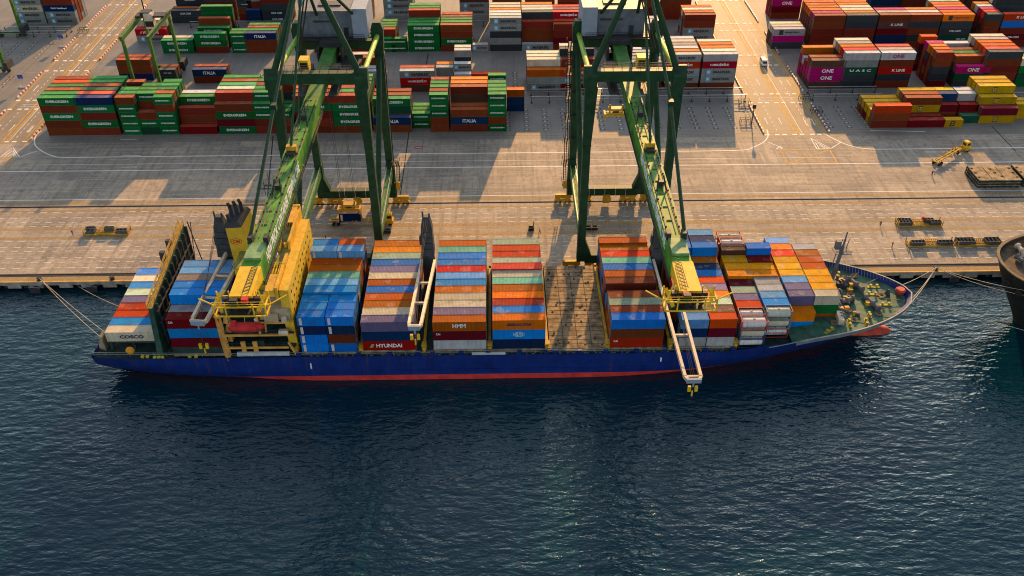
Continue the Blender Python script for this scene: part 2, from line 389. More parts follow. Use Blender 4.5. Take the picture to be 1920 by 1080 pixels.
# front block, left to right
yard(B1, X1(91.3,255.8), 40, '5:gE,b,gE,b,b 5:g 5:b 5:g 5:r 5:b')
yard(B1, X1(158.1,254), 40, '5:n,gE,b,gE,b 5:f 5:z 5:b 5:g 5:g')
yard(B1, X1(232.7,254), 20, '5:b,gE,gE,gE,gE 5:g 5:g - 5:b,b -')
yard(B1, X1(268,253.3), 20, '3:b,gE,z 5:gE,b 5:g 5:g - -')
yard(B1, X1(303.3,252), 20, '5:gE,b,gE,gE,gE 5:b,g 5:g 5:gE 5:g -')
yard(B1, X1(340,251.3), 40, '1:h 3:b,b,b 4:gE,b 4:s - -')
yard(B1, X1(412.4,252.2), 40, '4:b,gE,h,gE 5:b,b 5:a 5:g 5:b 5:g')
yard(B1, X1(483,250.2), 20, '4:gE,gE,b,b 5:gE,gE 5:g 5:b 5:g -')
yard(B1, X1(517,249.5), 20, '3:gE,b,b 3:g 3:g 5:b,d 5:g -')
yard(B1, X1(559.5,249.2), 40, '5:b,gE,b,b,b 5:b 5:q 5:q 5:b -')
yard(B1, X1(628,248.7), 40, '5:b,gE,gE,gE,b 5:g 5:b 5:g 5:g 5:g')
yard(B1, X1(702.3,248.7), 40, '2:nI,b 4:gE,z 4:b 4:b - -')
yard(B1, X1(773,248), 20, '- 2:gE,gE 2:g 2:g - -', 'gz')
yard(B1, X1(808.5,247.2), 20, '5:gE,gE,gE,b,b 5:b 5:g 5:g 5:b -')
yard(B1, X1(846.3,247), 40, '3:b,nI,b 3:b 5:b,k 5:q 5:q -')
yard(B1, X1(916,246.5), 20, '5:gE,gE,gE,b,gE 5:g 5:g 5:g - 5:gE,g')
yard(B1, X1(951.5,246.5), 20, '- - - - - 3:q,n,n', 'nn')
# right-hand part of the front block
yard(B1, X1(1630.8,239.2), 40, '3:r,b,b 2:y,y 2:y,h 2:y,b 2:y -', 'yb')
yard(B1, X1(1700,238.3), 40, '1:h 1:h 3:b,yY 3:b,y 3:y,y -', 'yb')
yard(B1, X1(1769,238.3), 20, '1:yY - 2:h,b 3:n,b 3:y,b -', 'yb')
yard(B1, X1(1805,238), 20, '- 1:z 2:h,b 3:s,k 3:s,b -', 'yb')
yard(B1, X1(1840,237.8), 40, '- 2:h,yY 3:yY,h 4:yY,y 4:y,y 4:y,y', 'yb')
yard(B1, X1(1913,237.6), 40, '- - 2:y,y 2:y - -', 'yb')
# second block
yard(B2, XY(222.5,108.7,B2,5)-.2, 40, '- - - - 3:b,b,n 3:b', 'bk')
yard(B2, X1(305,152)+.3, 20, '- - - 2:dC,d 2:b -', 'dk')
yard(B2, X1(368,152), 40, '- - - 2:nI,b 2:b,g -', 'bg')
CNT[B2] += 0
yard(B2, XY(655,160,B2), 40, '3:m,m,h 3:s 4:b,b 4:w', 'mb')
yard(B2, XY(749,135.8,B2), 40, '3:mM,rH,k 3:b - -', 'mb')
yard(B2, XY(817.5,123,B2,1), 20, '- 3:m,m 3:q - - -', 'm')
yard(B2, XY(850.5,126,B2,1), 20, '- 2:sM,m 3:mM,m - 4:m,d 4:w', 'm')
yard(B2, X1(885,150)-.2, 40, '- - - 1:r - -', 'r')
yard(B2, X1(988,170), 40, '3:q,m,mM 4:w,d 4:w 4:w - -', 'mb')
yard(B2, XY(1051,134,B2), 40, '3:rH,mM,h 4:b,b 5:d,d 5:w - -', 'mb')
yard(B2, XY(1145,150,B2), 40, '3:mM,n,m 4:m,b 4:w - 4:s', 'mb')
yard(B2, XY(1180,108,B2), 40, '4:mM,mM,b 4:w 4:s 4:m - -', 'mb')
yard(B2, XY(1251,102.7,B2), 40, '5:mM,rH,mM,mM,b 5:q 5:s 5:e 5:w 5:s', 'mb')
yard(B2, XY(1320,103.3,B2), 40, '5:s,rH,mM,mM,b 5:w 5:q 5:q 5:w -', 'mb')
yard(B2, X1(1514,167.5), 40, '4:k,pO,pO,k 4:b 3:b,p 3:s 4:q,p -', 'bpk')
yard(B2, XY(1587,102,B2), 40, '5:s,m,zU,d,d 5:r,h 5:q 5:e 5:w,n -', 'bdh')
yard(B2, XY(1654.5,101.5,B2), 40, '5:sL,b,rK,d,b 5:e 5:f - - -', 'bdh')
yard(B2, XY(1755.5,108,B2), 20, '5:b,b,d,d,h 5:q 5:q 5:p - 5:c,h', 'bdh')
yard(B2, XY(1787,152,B2), 40, '3:pO,z,d 4:b,k 4:g 4:b - 4:s', 'bdh')
yard(B2, XY(1856,100,B2), 40, '5:d,b,b,b,b 5:f 5:q 5:q 5:e 5:w', 'bbh')
yard(B2, XY(1922,100,B2), 40, '4:w,g,z 4:j', 'bg')
# third block
yard(B3, X1(247,91)+.4, 40, '- - - - 2:rD,mM 3:w', 'mb')
yard(B3, XY(303,85,B3), 40, '2:gE,gE 2:w - - - -', 'g')
yard(B3, X1(369,102), 40, '3:gE,gE,b - 3:gE,g 4:b,g - 5:g,g')
yard(B3, XY(429.5,63,B3), 20, '3:gE,gE,gE 3:g - - - -', 'g')
yard(B3, XY(457,64,B3), 40, '3:nI,b,b 3:g 3:b,b 3:g - -')
yard(B3, XY(584,55,B3), 40, '4:gE,gE,gE,b 4:g', 'g')
yard(B3, XY(650,57,B3), 40, '3:gE,b,b 3:b')
yard(B3, XY(712,75.5,B3), 20, '2:gE,gE 3:b,b 3:g 3:g 3:g -', 'gb')
yard(B3, XY(733.5,75.5,B3), 20, '2:gE,gE - - - -', 'g')
yard(B3, XY(763.5,47.4,B3), 40, '4:gE,gE,gE,gE 4:g 4:g 5:b,b 5:g 5:g', 'gb')
yard(B3, XY(825.5,47.4,B3), 40, '4:b,b,gE,b 4:g 4:g 4:b 4:b -', 'gb')
yard(B3, XY(886,86,B3), 20, '1:mM - - - - -', 'm')
yard(B3, XY(918,34.5,B3), 40, '5:mM,mM,d,m,d 5:w 5:s 5:q 5:w 5:w', 'mb')
yard(B3, XY(979,84,B3), 40, '1:mM 4:b,b,b,n 5:d,b 5:w 5:w 5:q', 'mb')
yard(B3, XY(1038,60,B3), 40, '4:b,b,h,b 4^.2:r,rH 5:rH,b 5:k,b 5:rH', 'br')
yard(B3, XY(1120,80,B3), 40, '4:mM,r,m 4:w', 'mr')
yard(B3, XY(1180,44,B3), 40, '4:s,r,n,m 4:w 4:m', 'mr')
yard(B3, XY(1281,26,B3,4)+.3, 40, '- - - 4:b,b,mM,mM 4:q 4:w 4:q', 'mb')
yard(B3, XY(1453,50,B3), 40, '3:sP,p,d 3:w 3:w - - -', 'dk')
yard(B3, XY(1528.5,30,B3), 40, '5:b,b,b,b,b 5:p 5:q 5:q 5:q 5:q', 'bk')
yard(B3, XY(1589,30,B3), 40, '5:d,d,b,b,n 5:q 5:w 5:w 5:q 5:q', 'dk')
yard(B3, XY(1650.5,31,B3), 40, '5:b,kK,h,n,n 5:e 5:p 4:d - -', 'bk')
yard(B3, XY(1709,28.5,B3), 40, '5:b,d,b,d,b 5:s 5:o,d - - -', 'bk')
yard(B3, XY(1770,29,B3), 40, '5:oP,d,dC,zB,b 5:q 5:p 5:q 5:q 5:a', 'bd')
yard(B3, XY(1852,30,B3), 20, '5:d,b,b,h,b 5:c 5:p 5:a 5:q -', 'bd')
yard(B3, XY(1881,38,B3), 40, '5:rK,u,b,hC,b - - 6:d,d 6:w', 'bd')
# far block
yard(B4, X1(31,50)-.5, 40, '4:mM,wM,mM,mM 5:n 5:b 5:s', 'mb')
yard(B4, X1(31,50)+12.2, 40, '5:m,b,nA,mM,mM 5:s 5:b 5:n', 'mb')
yard(B4, X1(318,52), 40, '2:dC,d 2:b - 5:b,dC,dC 5:b', 'db')
yard(B4, XY(383,6,B4,1), 40, '- 5:dC,dC,b 5:b 5:d - -', 'db')
yard(B4, XY(445,12,B4,1), 20, '- 4:d,dC,b 5:n 5:d', 'db')
yard(B4, XY(466,32,B4,1), 20, '2:n,n 4:m,b 5:w', 'db')
yard(B4, XY(489,12,B4), 40, '4:b,d,dC,dC 4:b 5:w', 'db')
yard(B4, XY(560,18,B4), 40, '4:mM,mM,b 4:w 4:w', 'mb')
yard(B4, XY(642,12,B4), 40, '4:b,mM,m 4:w 4:w', 'mb')
yard(B4, XY(719,11,B4), 40, '4:mM,mM,mM,m 4:w 4:w 5:q', 'mb')
yard(B4, XY(861.5,5.5,B4), 40, '4:k,mM,mM,m 4:q', 'mb')
yard(B4, XY(923,0,B4), 40, '5:r,b,b 5:h', 'bh')
yard(B4, XY(985,4,B4), 40, '5:d,b,b 5:w', 'bh')
yard(B4, XY(1047,4,B4), 40, '5:d,b,b 5:w', 'bh')
yard(B4, XY(1115,2,B4), 40, '5:m,b,b 5:w', 'bh')
yard(B4, XY(1180,2,B4), 40, '5:k,b,b 5:w', 'bh')
yard(B4, XY(1242,2,B4), 40, '4:k,b,b 4:w', 'bh')
yard(B4, XY(1448,0,B4)+.4, 40, '5:pO,b,pO,h,b 5:p 5:b', 'bp')
yard(B4, XY(1632,8,B4), 40, '5:d,d,n 5:k', 'dk')
yard(B4, XY(1692,5,B4), 40, '5:fL,h,b 5:d 5:k', 'bk')
yard(B4, XY(1754,4,B4), 40, '5:z,k,b 5:d', 'dk')
yard(B4, XY(1814,4,B4), 40, '6:k,b,b 6:d', 'dk')
yard(B4, XY(1874,4,B4), 40, '6:p,b,d 6:d', 'dk')
# ------------------------------------------------------------------ ground, water, quay
QY = 186.5; WZ = -2.5
M_CONC = concrete(); M_ASPH = asphalt('road_asphalt', (.225, .185, .135), (.31, .25, .18)); M_WATER = water_mat()
M_YARD = asphalt('yard_paving', (.165, .155, .14), (.235, .22, .20))
MW = worn('white_road_paint', (.74, .72, .66)); MWF = worn('white_road_paint_fresh', (.88, .86, .80), .2, .42)
MY = worn('yellow_road_paint', (.80, .43, .02), .3, .6); MYB = worn('worn_yellow_band', (.55, .34, .10), .48, .80)
M_DARK = paint('dark_steel', (.03, .03, .032), .6, .3, .05); M_SOOT = paint('joint_tar', (.035, .032, .03), .9, .3, 0)
b = MB(); b.quad((-900, -300, WZ), (900, -300, WZ), (900, QY+6, WZ), (-900, QY+6, WZ)); w = struct(b.build('harbour_water', M_WATER))
b = MB(); b.box(-420, 420, QY+.9, 262, -1.6, 0); struct(b.build('quay_apron', M_CONC))
b = MB(); b.quad((-900, 262, 0), (900, 262, 0), (900, 1500, 0), (-900, 1500, 0)); struct(b.build('yard_ground', M_YARD))
# quay front: cope beam with notches over an open piled deck
M_COPE = paint('quay_front_concrete', (.30, .27, .24), .85, .35, .05); M_VOID = paint('shaded_piles', (.035, .035, .033), .6, .4, 0)
b = MB(); b.box(-420, 420, QY, QY+.9, -.75, 0); x = -150
while x < 165:
    b.box(x, x+3.4, QY-.02, QY+.5, -1.75, -.752); x += 5.6 if int(x) % 3 else 7.5
b.build('quay_front_beam', M_COPE)['kind'] = 'structure'
b = MB(); b.box(-420, 420, QY+4, QY+4.4, -6, -1.62)  # piles and the sheet behind carry the under-deck shade in their colour
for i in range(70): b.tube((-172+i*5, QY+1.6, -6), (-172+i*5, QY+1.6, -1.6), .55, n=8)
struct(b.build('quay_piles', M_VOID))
M_CURB = paint('yellow_kerb', (.62, .36, .07), .7, .35, .2)
b = MB(); b.box(-420, 420, QY+.05, QY+.45, .003, .16); struct(b.build('quay_edge_kerb', M_CURB))
b = MB(); b.quad((-420, QY+.6, .012), (420, QY+.6, .012), (420, QY+2.5, .012), (-420, QY+2.5, .012)); struct(b.build('quay_edge_band', MYB))
RW, RL = 189.95, 223.0
for nm, Y in (('waterside', RW), ('landside', RL)):
    b = MB(); b.box(-420, 420, Y-.32, Y+.32, .004, .03)
    b.box(-420, 420, Y-.06, Y+.06, .03, .1); struct(b.build('crane_rail', M_SOOT))
b = MB(); b.box(-420, 420, QY+2.62, QY+2.95, .004, .05)
struct(b.build('cable_trench', M_SOOT))
# fenders
def fender(x, lab):
    t = thing('fender', lab, 'fender', (x, QY, 0), group='fenders along the quay wall')
    b = MB(); b.box(-1.3, 1.3, -1.15, -.7, -5.5, -1.0); b.build('fender_panel', M_DARK, t)
    b = MB(); b.tube((0, -.7, -1.9), (0, 0, -1.9), .75, .95, 14); b.build('rubber_cone', paint('black_rubber', (.018,.018,.018), .75, .2, 0), t)
    b = MB()
    for s in (-1, 1): b.tube((s*1.2, -1.1, -1.2), (s*1.9, 0, -.4), .05, n=6); b.box(s*1.25-.05, s*1.25+.05, -1.2, -.7, -1.2, -.6)
    b.tube((-1.25, -1.15, -.65), (1.25, -1.15, -.65), .06, n=6); b.build('chain', paint('fender_frame', (.22,.22,.21), .6, .3, .2), t)
for x, lab in ((-118.5, 'dark quay fender under the left mooring bollard, leftmost in the photo'), (-104, 'dark quay fender left of the container ship stern'),
               (118, 'dark quay fender between the two ship bows'), (133.5, 'dark quay fender half hidden behind the second bow')): fender(x, lab)
# bollards on the quay edge
def bollard_mb(r=.35, h=.55):
    b = MB(); b.lathe((0, 0, 0), (0, 0, 1), [(0, r*1.3), (.06, r*1.3), (.07, r*.8), (h*.6, r*.75), (h*.8, r*1.25), (h, r*1.1)], 12); return b
bm0 = bollard_mb().mesh('quay_bollard', M_DARK)
for x, lab in ((-117.5, 'dark quay bollard holding the stern ropes, far left'), (-99, 'bare dark quay bollard left of the ship stern'), (113.4, 'dark quay bollard holding the bow ropes of both ships')):
    o = bpy.data.objects.new('quay_bollard', bm0); col.objects.link(o); o.location = (x, QY+.95, .16); o.scale = (1.5, 1.5, 1.5)
    tag(o, lab, 'bollard', 'bollards on the quay edge')

# markings -------------------------------------------------------------------
def lineX(b, Y, x0, x1, w, z=.015): b.quad((x0, Y-w/2, z), (x1, Y-w/2, z), (x1, Y+w/2, z), (x0, Y+w/2, z))
def seg(b, p, q, w, z=.018):
    p, q = Vector((p[0], p[1], 0)), Vector((q[0], q[1], 0)); d = (q-p).normalized(); a = Vector((-d.y, d.x, 0))*w/2
    b.quad(*[tuple(Vector((v.x, v.y, z))) for v in (p-a, q-a, q+a, p+a)])
b = MB()
for v, dash in ((399, 1), (409, 1), (417.5, 1), (425, 1), (452.5, 1), (464, 1), (471.5, 1), (484, 1), (492.5, 1), (503, 1)):
    Y = at(60, v).y; x = -170
    while x < 175:
        lineX(b, Y, x, x+1.9, .16); x += 3.6
struct(b.build('apron_dashes', MWF))
b = MB()
for v, w in ((321.5, .36), (375.5, .26)): lineX(b, at(60, v).y, -300, 300, w)
lineX(b, at(60, 309.5).y, -145, 108, .16)
for p, q in (((228,292.3),(264,291.8)),((228,313.5),(257,313.2)),((1735,285),(1770,285)),((1632,232+13),(1735,246.5)),((226,261.3),(257,261))):
    seg(b, at(*p), at(*q), .28)
struct(b.build('apron_lines', MWF))
# bay turning line: white line with rounded ends into the two roads
b = MB()
def curve(pts, w, n=8):
    P = [at(*p) for p in pts]
    out = []
    for i in range(len(P)-1):
        p0, p1, p2, p3 = P[max(0, i-1)], P[i], P[i+1], P[min(len(P)-1, i+2)]
        for k in range(n):
            t = k/n; out.append(.5*((2*p1)+(p2-p0)*t+(2*p0-5*p1+4*p2-p3)*t*t+(-p0+3*p1-3*p2+p3)*t**3))
    out.append(P[-1])
    for p, q in zip(out, out[1:]): seg(b, p, q, w, .02)
curve([(78,245),(69,252),(65,261),(66,272),(78,283),(98,292),(120,295.5),(200,294.5),(400,292.3),(800,288.3),(1200,284.3),(1380,282),(1412,276),(1432,266),(1440,255),(1438,243)], .42)
curve([(1543,249.5),(1565,261),(1590,272),(1625,279),(1680,279.6),(1800,278),(1960,276)], .42)
curve([(1440,266.5),(1468,278)], .3); curve([(39,294),(69,283)], .3)
struct(b.build('turning_lines', MWF))
# chevrons and yellow boxes at the two road mouths
b = MB()
for pts in (((1,295),(24,276.5),(37,295)),((8,294),(24,282),(31,294)),((14,294.5),(24,288),(27,294.5)),
            ((1520,259),(1532,279.5),(1558,278.5),(1520,259)),((1529,267),(1536,279)),((1532,268),(1552,278)),((1536,273),(1548,278)),((1558,278.5),(1576,267)),
            ((1455,279.5),(1463,274),(1466,279.5),(1455,279.5))):
    for p, q in zip(pts, pts[1:]): seg(b, at(*p), at(*q), .3, .021)
struct(b.build('chevron_markings', MWF))
b = MB()
for p, q in (((1464,281),(1556,281)),((1464,281),(1476,307)),((1476,307),(1570,306)),((1570,306),(1556,281)),((1464,281),(1570,306)),((1476,307),(1556,281)),
             ((28,297),(4,322)),((0,297),(28,297)),((-10,310),(20,298))): seg(b, at(*p), at(*q), .34, .022)
# faded yellow guide lines and hatching on the apron
struct(b.build('yellow_box_markings', MY))
bh = MB()
b = MB()
for v in (381, 397, 430, 447, 262.5): lineX(b, at(60, v).y, -300, 300, 1.2 if v > 300 else .4, .011)
lineX(b, at(60, 257.5).y, -300, 300, .2, .011)
for x in range(-22, 28, 1):
    for v0, v1 in ((416.5, 426), (434, 443)):
        X = x*1.9+10; seg(bh, (X+1.3, at(900, v1).y), (X, at(900, v0).y), .2, .0135)
for v in (416.5, 426, 434, 443): lineX(bh, at(900, v).y, -32, 62, .2, .013)
struct(b.build('worn_yellow_bands', MYB)); struct(bh.build('hatched_lane_markings', worn('yellow_hatching', (.66, .38, .05), .40, .68)))
# red board lying on the apron
b = MB(); p = at(777, 279); q = at(793, 274); b.box(p.x, q.x, p.y, p.y+1.6, .02, .05)
o = b.build('safety_board_marking', paint('red_board', (.42, .05, .05), .7, .3, 0)); struct(o)
b = MB(); b.box(p.x+.3, q.x-.3, p.y+.6, p.y+.95, .052, .06); struct(b.build('safety_board_text', MW))

# roads ----------------------------------------------------------------------
def road(pl, pr, name):     # two edge polylines in the photo (ground)
    b = MB(); n = len(pl)
    for i in range(n-1):
        a, c, d, e = at(*pl[i]), at(*pr[i]), at(*pr[i+1]), at(*pl[i+1])
        b.quad(*[(v.x, v.y, .006) for v in (a, c, d, e)])
    return struct(b.build(name, M_ASPH))
def gx(X, Y): return Vector((X, Y, 0))
# left road between X -165 and -149, right road between X 88 and 108
LRX = (-168.5, -150.2); RRX = (86.8, 109.3)
for nm, (xa, xb) in (('left', LRX), ('right', RRX)):
    b = MB(); b.quad((xa, 262.3, .006), (xb, 262.3, .006), (xb, 900, .006), (xa, 900, .006)); struct(b.build('yard_road', M_ASPH))
b = MB(); by = MB(); bz = MB(); brd = MB(); bwh = MB()
for xa, xb in (LRX, RRX):
    xc = (xa+xb)/2+.8
    for dx in (-1.1, .3): by.quad((xc+dx-.22, 263, .016), (xc+dx+.22, 263, .016), (xc+dx+.22, 700, .016), (xc+dx-.22, 700, .016))
    y = 264
    while y < 520:
        seg(by, (xc-1.0, y), (xc+.2, y+1.4), .12, .016); y += 2.6
    for xe in (xa+1.4, xb-1.6, xb-2.6): by.quad((xe-.17, 263, .016), (xe+.17, 263, .016), (xe+.17, 700, .016), (xe-.17, 700, .016))
    for xl in (xa+5.2, xb-6.0):
        y = 266
        while y < 520: b.quad((xl-.1, y, .017), (xl+.1, y, .017), (xl+.1, y+1.2, .017), (xl-.1, y+1.2, .017)); y += 2.9
    for xl in (xc+.05,):
        b.quad((xl+.85, 264, .017), (xl+1.05, 264, .017), (xl+1.05, 600, .017), (xl+.85, 600, .017))
    for Y in (262.8, 286.5, 293.5, 318.5, 328.0, 353.5, 361.0, 388, 396):     # broken stop lines across
        x = xa+.6; i = 0
        while x < xb-1.5:
            bz.quad((x, Y, .018), (x+1.5, Y, .018), (x+1.5, Y+.85, .018), (x, Y+.85, .018)); x += 2.4 if i % 2 else 3.3; i += 1
        by.quad((xa-6, Y-.9, .016), (xb+4, Y-.9, .016), (xb+4, Y-.75, .016), (xa-6, Y-.75, .016))
    for Y in (270.5, 301.5, 340):                          # lane arrows
        for k, xl in enumerate((xa+3.4, xa+8, xc+4.2, xb-3.6)):
            b.quad((xl-.12, Y, .017), (xl+.12, Y, .017), (xl+.12, Y+4, .017), (xl-.12, Y+4, .017))
            s = 1 if k < 2 else -1; ty = Y+4 if s > 0 else Y
            b.add([(xl-.4, ty-s*.3, .017), (xl+.4, ty-s*.3, .017), (xl, ty+s*1.1, .017)], [(0, 1, 2)])
    for Y in (288.7, 290.6): b.quad((xa+4, Y, .018), (xb-3, Y, .018), (xb-3, Y+.16, .018), (xa+4, Y+.16, .018))
    # red and white barrier kerbs on both road sides
    for xe in (xa+.4, xb-.5):
        y = 264.5; i = 0
        while y < 470:
            if not any(abs(y-c) < 5.2 for c in (290, 323, 357, 392)):
                (brd if i % 2 else bwh).box(xe-.22, xe+.22, y, y+1.05, .004, .55)
            y += 1.12; i += 1
struct(b.build('road_lines', MWF)); struct(by.build('road_yellow_lines', MY)); struct(bz.build('stop_line_blocks', MWF))
o = bwh.build('road_barrier', paint('barrier_white', (.72,.70,.66), .6, .2, 0)); struct(o)
o = brd.build('road_barrier_red', paint('barrier_red', (.34,.05,.035), .6, .2, 0)); struct(o)
# container ground-slot crosses where the yard is empty
b = MB(); bw = MB()
def crosses(x, y0, n, pitch=BP):
    for k in range(n):
        y = y0+k*pitch
        for sx in (-.62, .62):
            for sy_ in (-.45, .45): b.quad((x+sx-.3, y+sy_-.2, .014), (x+sx+.3, y+sy_-.2, .014), (x+sx+.3, y+sy_+.2, .014), (x+sx-.3, y+sy_+.2, .014))
        bw.quad((x-.5, y-.12, .015), (x+.5, y-.12, .015), (x+.5, y+.12, .015), (x-.5, y+.12, .015))
        bw.quad((x-.12, y-.4, .0152), (x+.12, y-.4, .0152), (x+.12, y+.4, .0152), (x-.12, y+.4, .0152))
for i in range(14): crosses(3.6+i*6.25, B1+1.2, 6)
for i in range(3): crosses(110.5+i*6.2, B1+1.2, 6)
for i in range(5): crosses(-176-i*6.2, B3-4+1.2, 6)
for i in range(4): crosses(-99+i*6.2, B2+1.2, 6)
for i in range(6): crosses(-18+i*6.2, B2+1.2, 6)
for i in range(3): crosses(-178-i*6.2, B2+1.2, 6)
struct(b.build('slot_marks', paint('slot_mark_dark', (.015,.014,.013), .9, .2, 0))); struct(bw.build('slot_marks_white', MW))
# dark tar joints across apron and yard
b = MB()
for pts in (((768,240),(761,290),(748,385)),((1860,237),(1905,284)),((803,100),(797,135)),((500,385),(512,255))):
    for p, q in zip(pts, pts[1:]): seg(b, at(*p), at(*q), .35, .013)
struct(b.build('pavement_joints', M_SOOT))

# conductor rails of the yard cranes
M_GALV = paint('galvanised', (.42, .42, .41), .45, .2, .15, .4)
def conductor(x0, x1, Y, lab):
    t = thing('conductor_rail', lab, 'conductor rail', ((x0+x1)/2, Y, 0), group='conductor rails of the yard cranes')
    xa, xb = x0-(x0+x1)/2, x1-(x0+x1)/2
    b = MB(); b.box(xa, xb, -.2, .2, 2.35, 2.5); b.box(xa, xb, -.28, -.22, 1.5, 1.62); b.build('power_rail', M_GALV, t)
    n = max(1, int((xb-xa)/6.1))
    for i in range(n+1):
        b = MB(); x = xa+.1+(xb-xa-.2)*i/n; b.box(x-.1, x+.1, -.1, .1, 0, 2.35); b.box(x-.1, x+.1, -.5, .1, 1.9, 2.05); b.box(x-.35, x+.35, -.45, .45, 0, .18)
        b.build('post', M_DARK, t)
for x0, x1, Y, lab in ((12, 86.5, 294.2, 'grey conductor rail on posts at the foot of the middle yard stacks'), (12, 86.5, 288.3, 'pale conductor rail on posts behind the empty middle slots'),
    (110, 134, 294.2, 'grey conductor rail on posts below the magenta stack'), (110, 134, 288.3, 'pale conductor rail on posts left of the yellow containers'),
    (158, 200, 288.3, 'pale conductor rail on posts behind the yellow tower, far right'), (-205, -172, 357.5, 'grey conductor rail on posts at far left stack foot'),
    (-205, -172, 352.5, 'pale conductor rail on posts before the far left stacks'), (-125, -86, 361.5, 'grey conductor rail behind the green third block'),
    (-42, -34, 360.5, 'short conductor rail behind the small green stack'), (-14, -5, 360.5, 'short conductor rail beside the tall brown stack')):
    conductor(x0, x1, Y, lab)
# ------------------------------------------------------------------ ship-to-shore cranes
GREEN = paint('crane_green', (.006, .043, .013), .5, .3, .04); GREEN2 = paint('crane_green_sunlit', (.032, .16, .018), .5, .45, .1, scale=.3)  # second green is the first with sunlight put into the colour
YEL = paint('crane_yellow', (.74, .47, .015), .5, .15, .05); YELD = paint('bogie_yellow', (.56, .33, .02), .55, .35, .3)
GREYB = paint('house_grey', (.105, .125, .15), .5, .3, .1); GREYL = paint('house_light', (.24, .29, .36), .45, .1, .05); ROPE = paint('steel_rope', (.05, .05, .05), .6, .2, 0)
GLASS = paint('dark_glass', (.02, .025, .03), .1, .1, 0); RED = paint('red_paint', (.55, .02, .02), .5, .2, .05)
M_LET = paint('boom_lettering_white', (.85, .85, .82), .6, .08, 0)
BOOMG = paint('boom_green', (.06, .25, .012), .6, .5, .14, scale=.45)
TRKX, TRKY = at(730, 419).x-3.0-7.6, at(730, 419).y
def sts_crane(X0, s, lab):
    """local x grows towards the middle of the photo (s=+1 left crane, -1 right crane)"""
    t = thing('ship_to_shore_crane', lab, 'harbour crane', (X0, 0, 0), group='ship to shore cranes on the quay')
    x = lambda v: s*v
    Ys, Yl = RW, RL; LX = 10.0
    def bld(b, n, m, p=None): return b.build(n, m, p or t)
    for sx in (-1, 1):
        # waterside legs: wide head tapering to a slimmer shaft, landside the same further back
        b = MB(); xo = x(sx*LX)
        def lvl(z, wx, wy, Y, off=0): return [(xo+off-wx/2, Y-wy/2, z), (xo+off+wx/2, Y-wy/2, z), (xo+off+wx/2, Y+wy/2, z), (xo+off-wx/2, Y+wy/2, z)]
        o_ = -x(sx)*.35
        for (z0, w0, z1, w1) in ((2.9, 2.0, 36, 1.8), (36, 2.05, 36.5, 2.05), (36.5, 1.9, 51.2, 2.9)):
            b.hexa(lvl(z0, w0, 2.0, Ys, 0)+lvl(z1, w1, 2.2, Ys, o_*(1 if z1 > 40 else 0)))
        bld(b, 'leg', GREEN)
        b = MB(); lx_ = x(sx*(LX+.2))
        for (z0, w0, z1, w1) in ((2.9, 2.3, 13.2, 2.2), (13.2, 1.9, 44, 2.2), (44, 2.2, 52.2, 3.2), (52.2, 3.2, 54, 2.0)):
            b.hexa(lvl(z0, w0, 2.0, Yl)+lvl(z1, w1, 2.2, Yl))
        bld(b, 'leg', GREEN)
        # lower side beam, upper tie (sunlight put into its green) and long diagonal of the side frame
        b = MB(); b.box(xo-.8, xo+.8, Ys+1, Yl-1, 10.0, 11.9)
        bld(b, 'side_beam', GREEN2)
        b = MB(); b.rail([(xo-.7, Ys+1.5, 11.9), (xo-.7, Yl-1.5, 11.9)], step=3); b.rail([(xo+.7, Ys+1.5, 11.9), (xo+.7, Yl-1.5, 11.9)], step=3); bld(b, 'handrail', M_GALV)
        b = MB(); b.tube((xo, Ys+.6, 53.2), (xo, Yl-.8, 50.5), .62, n=12); bld(b, 'upper_tie', paint('tie_green_sunlit', (.18, .36, .02), .5, .2, .02))
        b = MB(); b.tube((xo, Yl-.9, 45), (xo, Ys+.9, 12.6), .7, n=12); bld(b, 'diagonal_brace', GREEN)
        # A-frame and back stays
        b = MB(); b.tube((xo*1.0-x(sx)*.5, Ys+.4, 54.4), (x(sx*.9), Ys+2.5, 76.5), .75, .6, n=12); bld(b, 'a_frame_leg', GREEN)
        b = MB(); b.tube((x(sx*.8), Ys+2.5, 76.5), (x(sx*5), Yl+2, 54), .4, n=10); bld(b, 'back_stay', GREEN)
        # gussets at the portal corners
        b = MB(); b.prism_x([(Ys-1.3, 51.2), (Ys+1.3, 51.2), (Ys+1.3, 53.2), (Ys+.6, 55.8), (Ys-.2, 55.8), (Ys-1.3, 53.6)], xo-1.5, xo+1.5); bld(b, 'corner_gusset', GREEN)
        # bogies
        for Y in (Ys, Yl):
            for off in (-2.9, 2.9):
                cx = xo+off-x(sx)*.6
                g = MB(); g.prism_x([(Y-.45, 1.5), (Y+.45, 1.5), (Y+.45, 2.6), (Y-.45, 2.6)], cx-2.3, cx+2.3)
                for e in (-1.35, 1.35):
                    g.hexa([(cx+e-1.2, Y-.42, .45), (cx+e+1.2, Y-.42, .45), (cx+e+1.2, Y+.42, .45), (cx+e-1.2, Y+.42, .45), (cx+e-.5, Y-.42, 1.5), (cx+e+.5, Y-.42, 1.5), (cx+e+.5, Y+.42, 1.5), (cx+e-.5, Y+.42, 1.5)])
                g.box(cx-.5, cx+.5, Y-1.0, Y-.45, .6, 1.4)
                bo = bld(g, 'bogie', YELD)
                g = MB()
                for e in (-2.0, -.7, .7, 2.0): g.tube((cx+e, Y-.25, .42), (cx+e, Y+.25, .42), .38, n=12)
                g.build('wheel', M_DARK, bo)
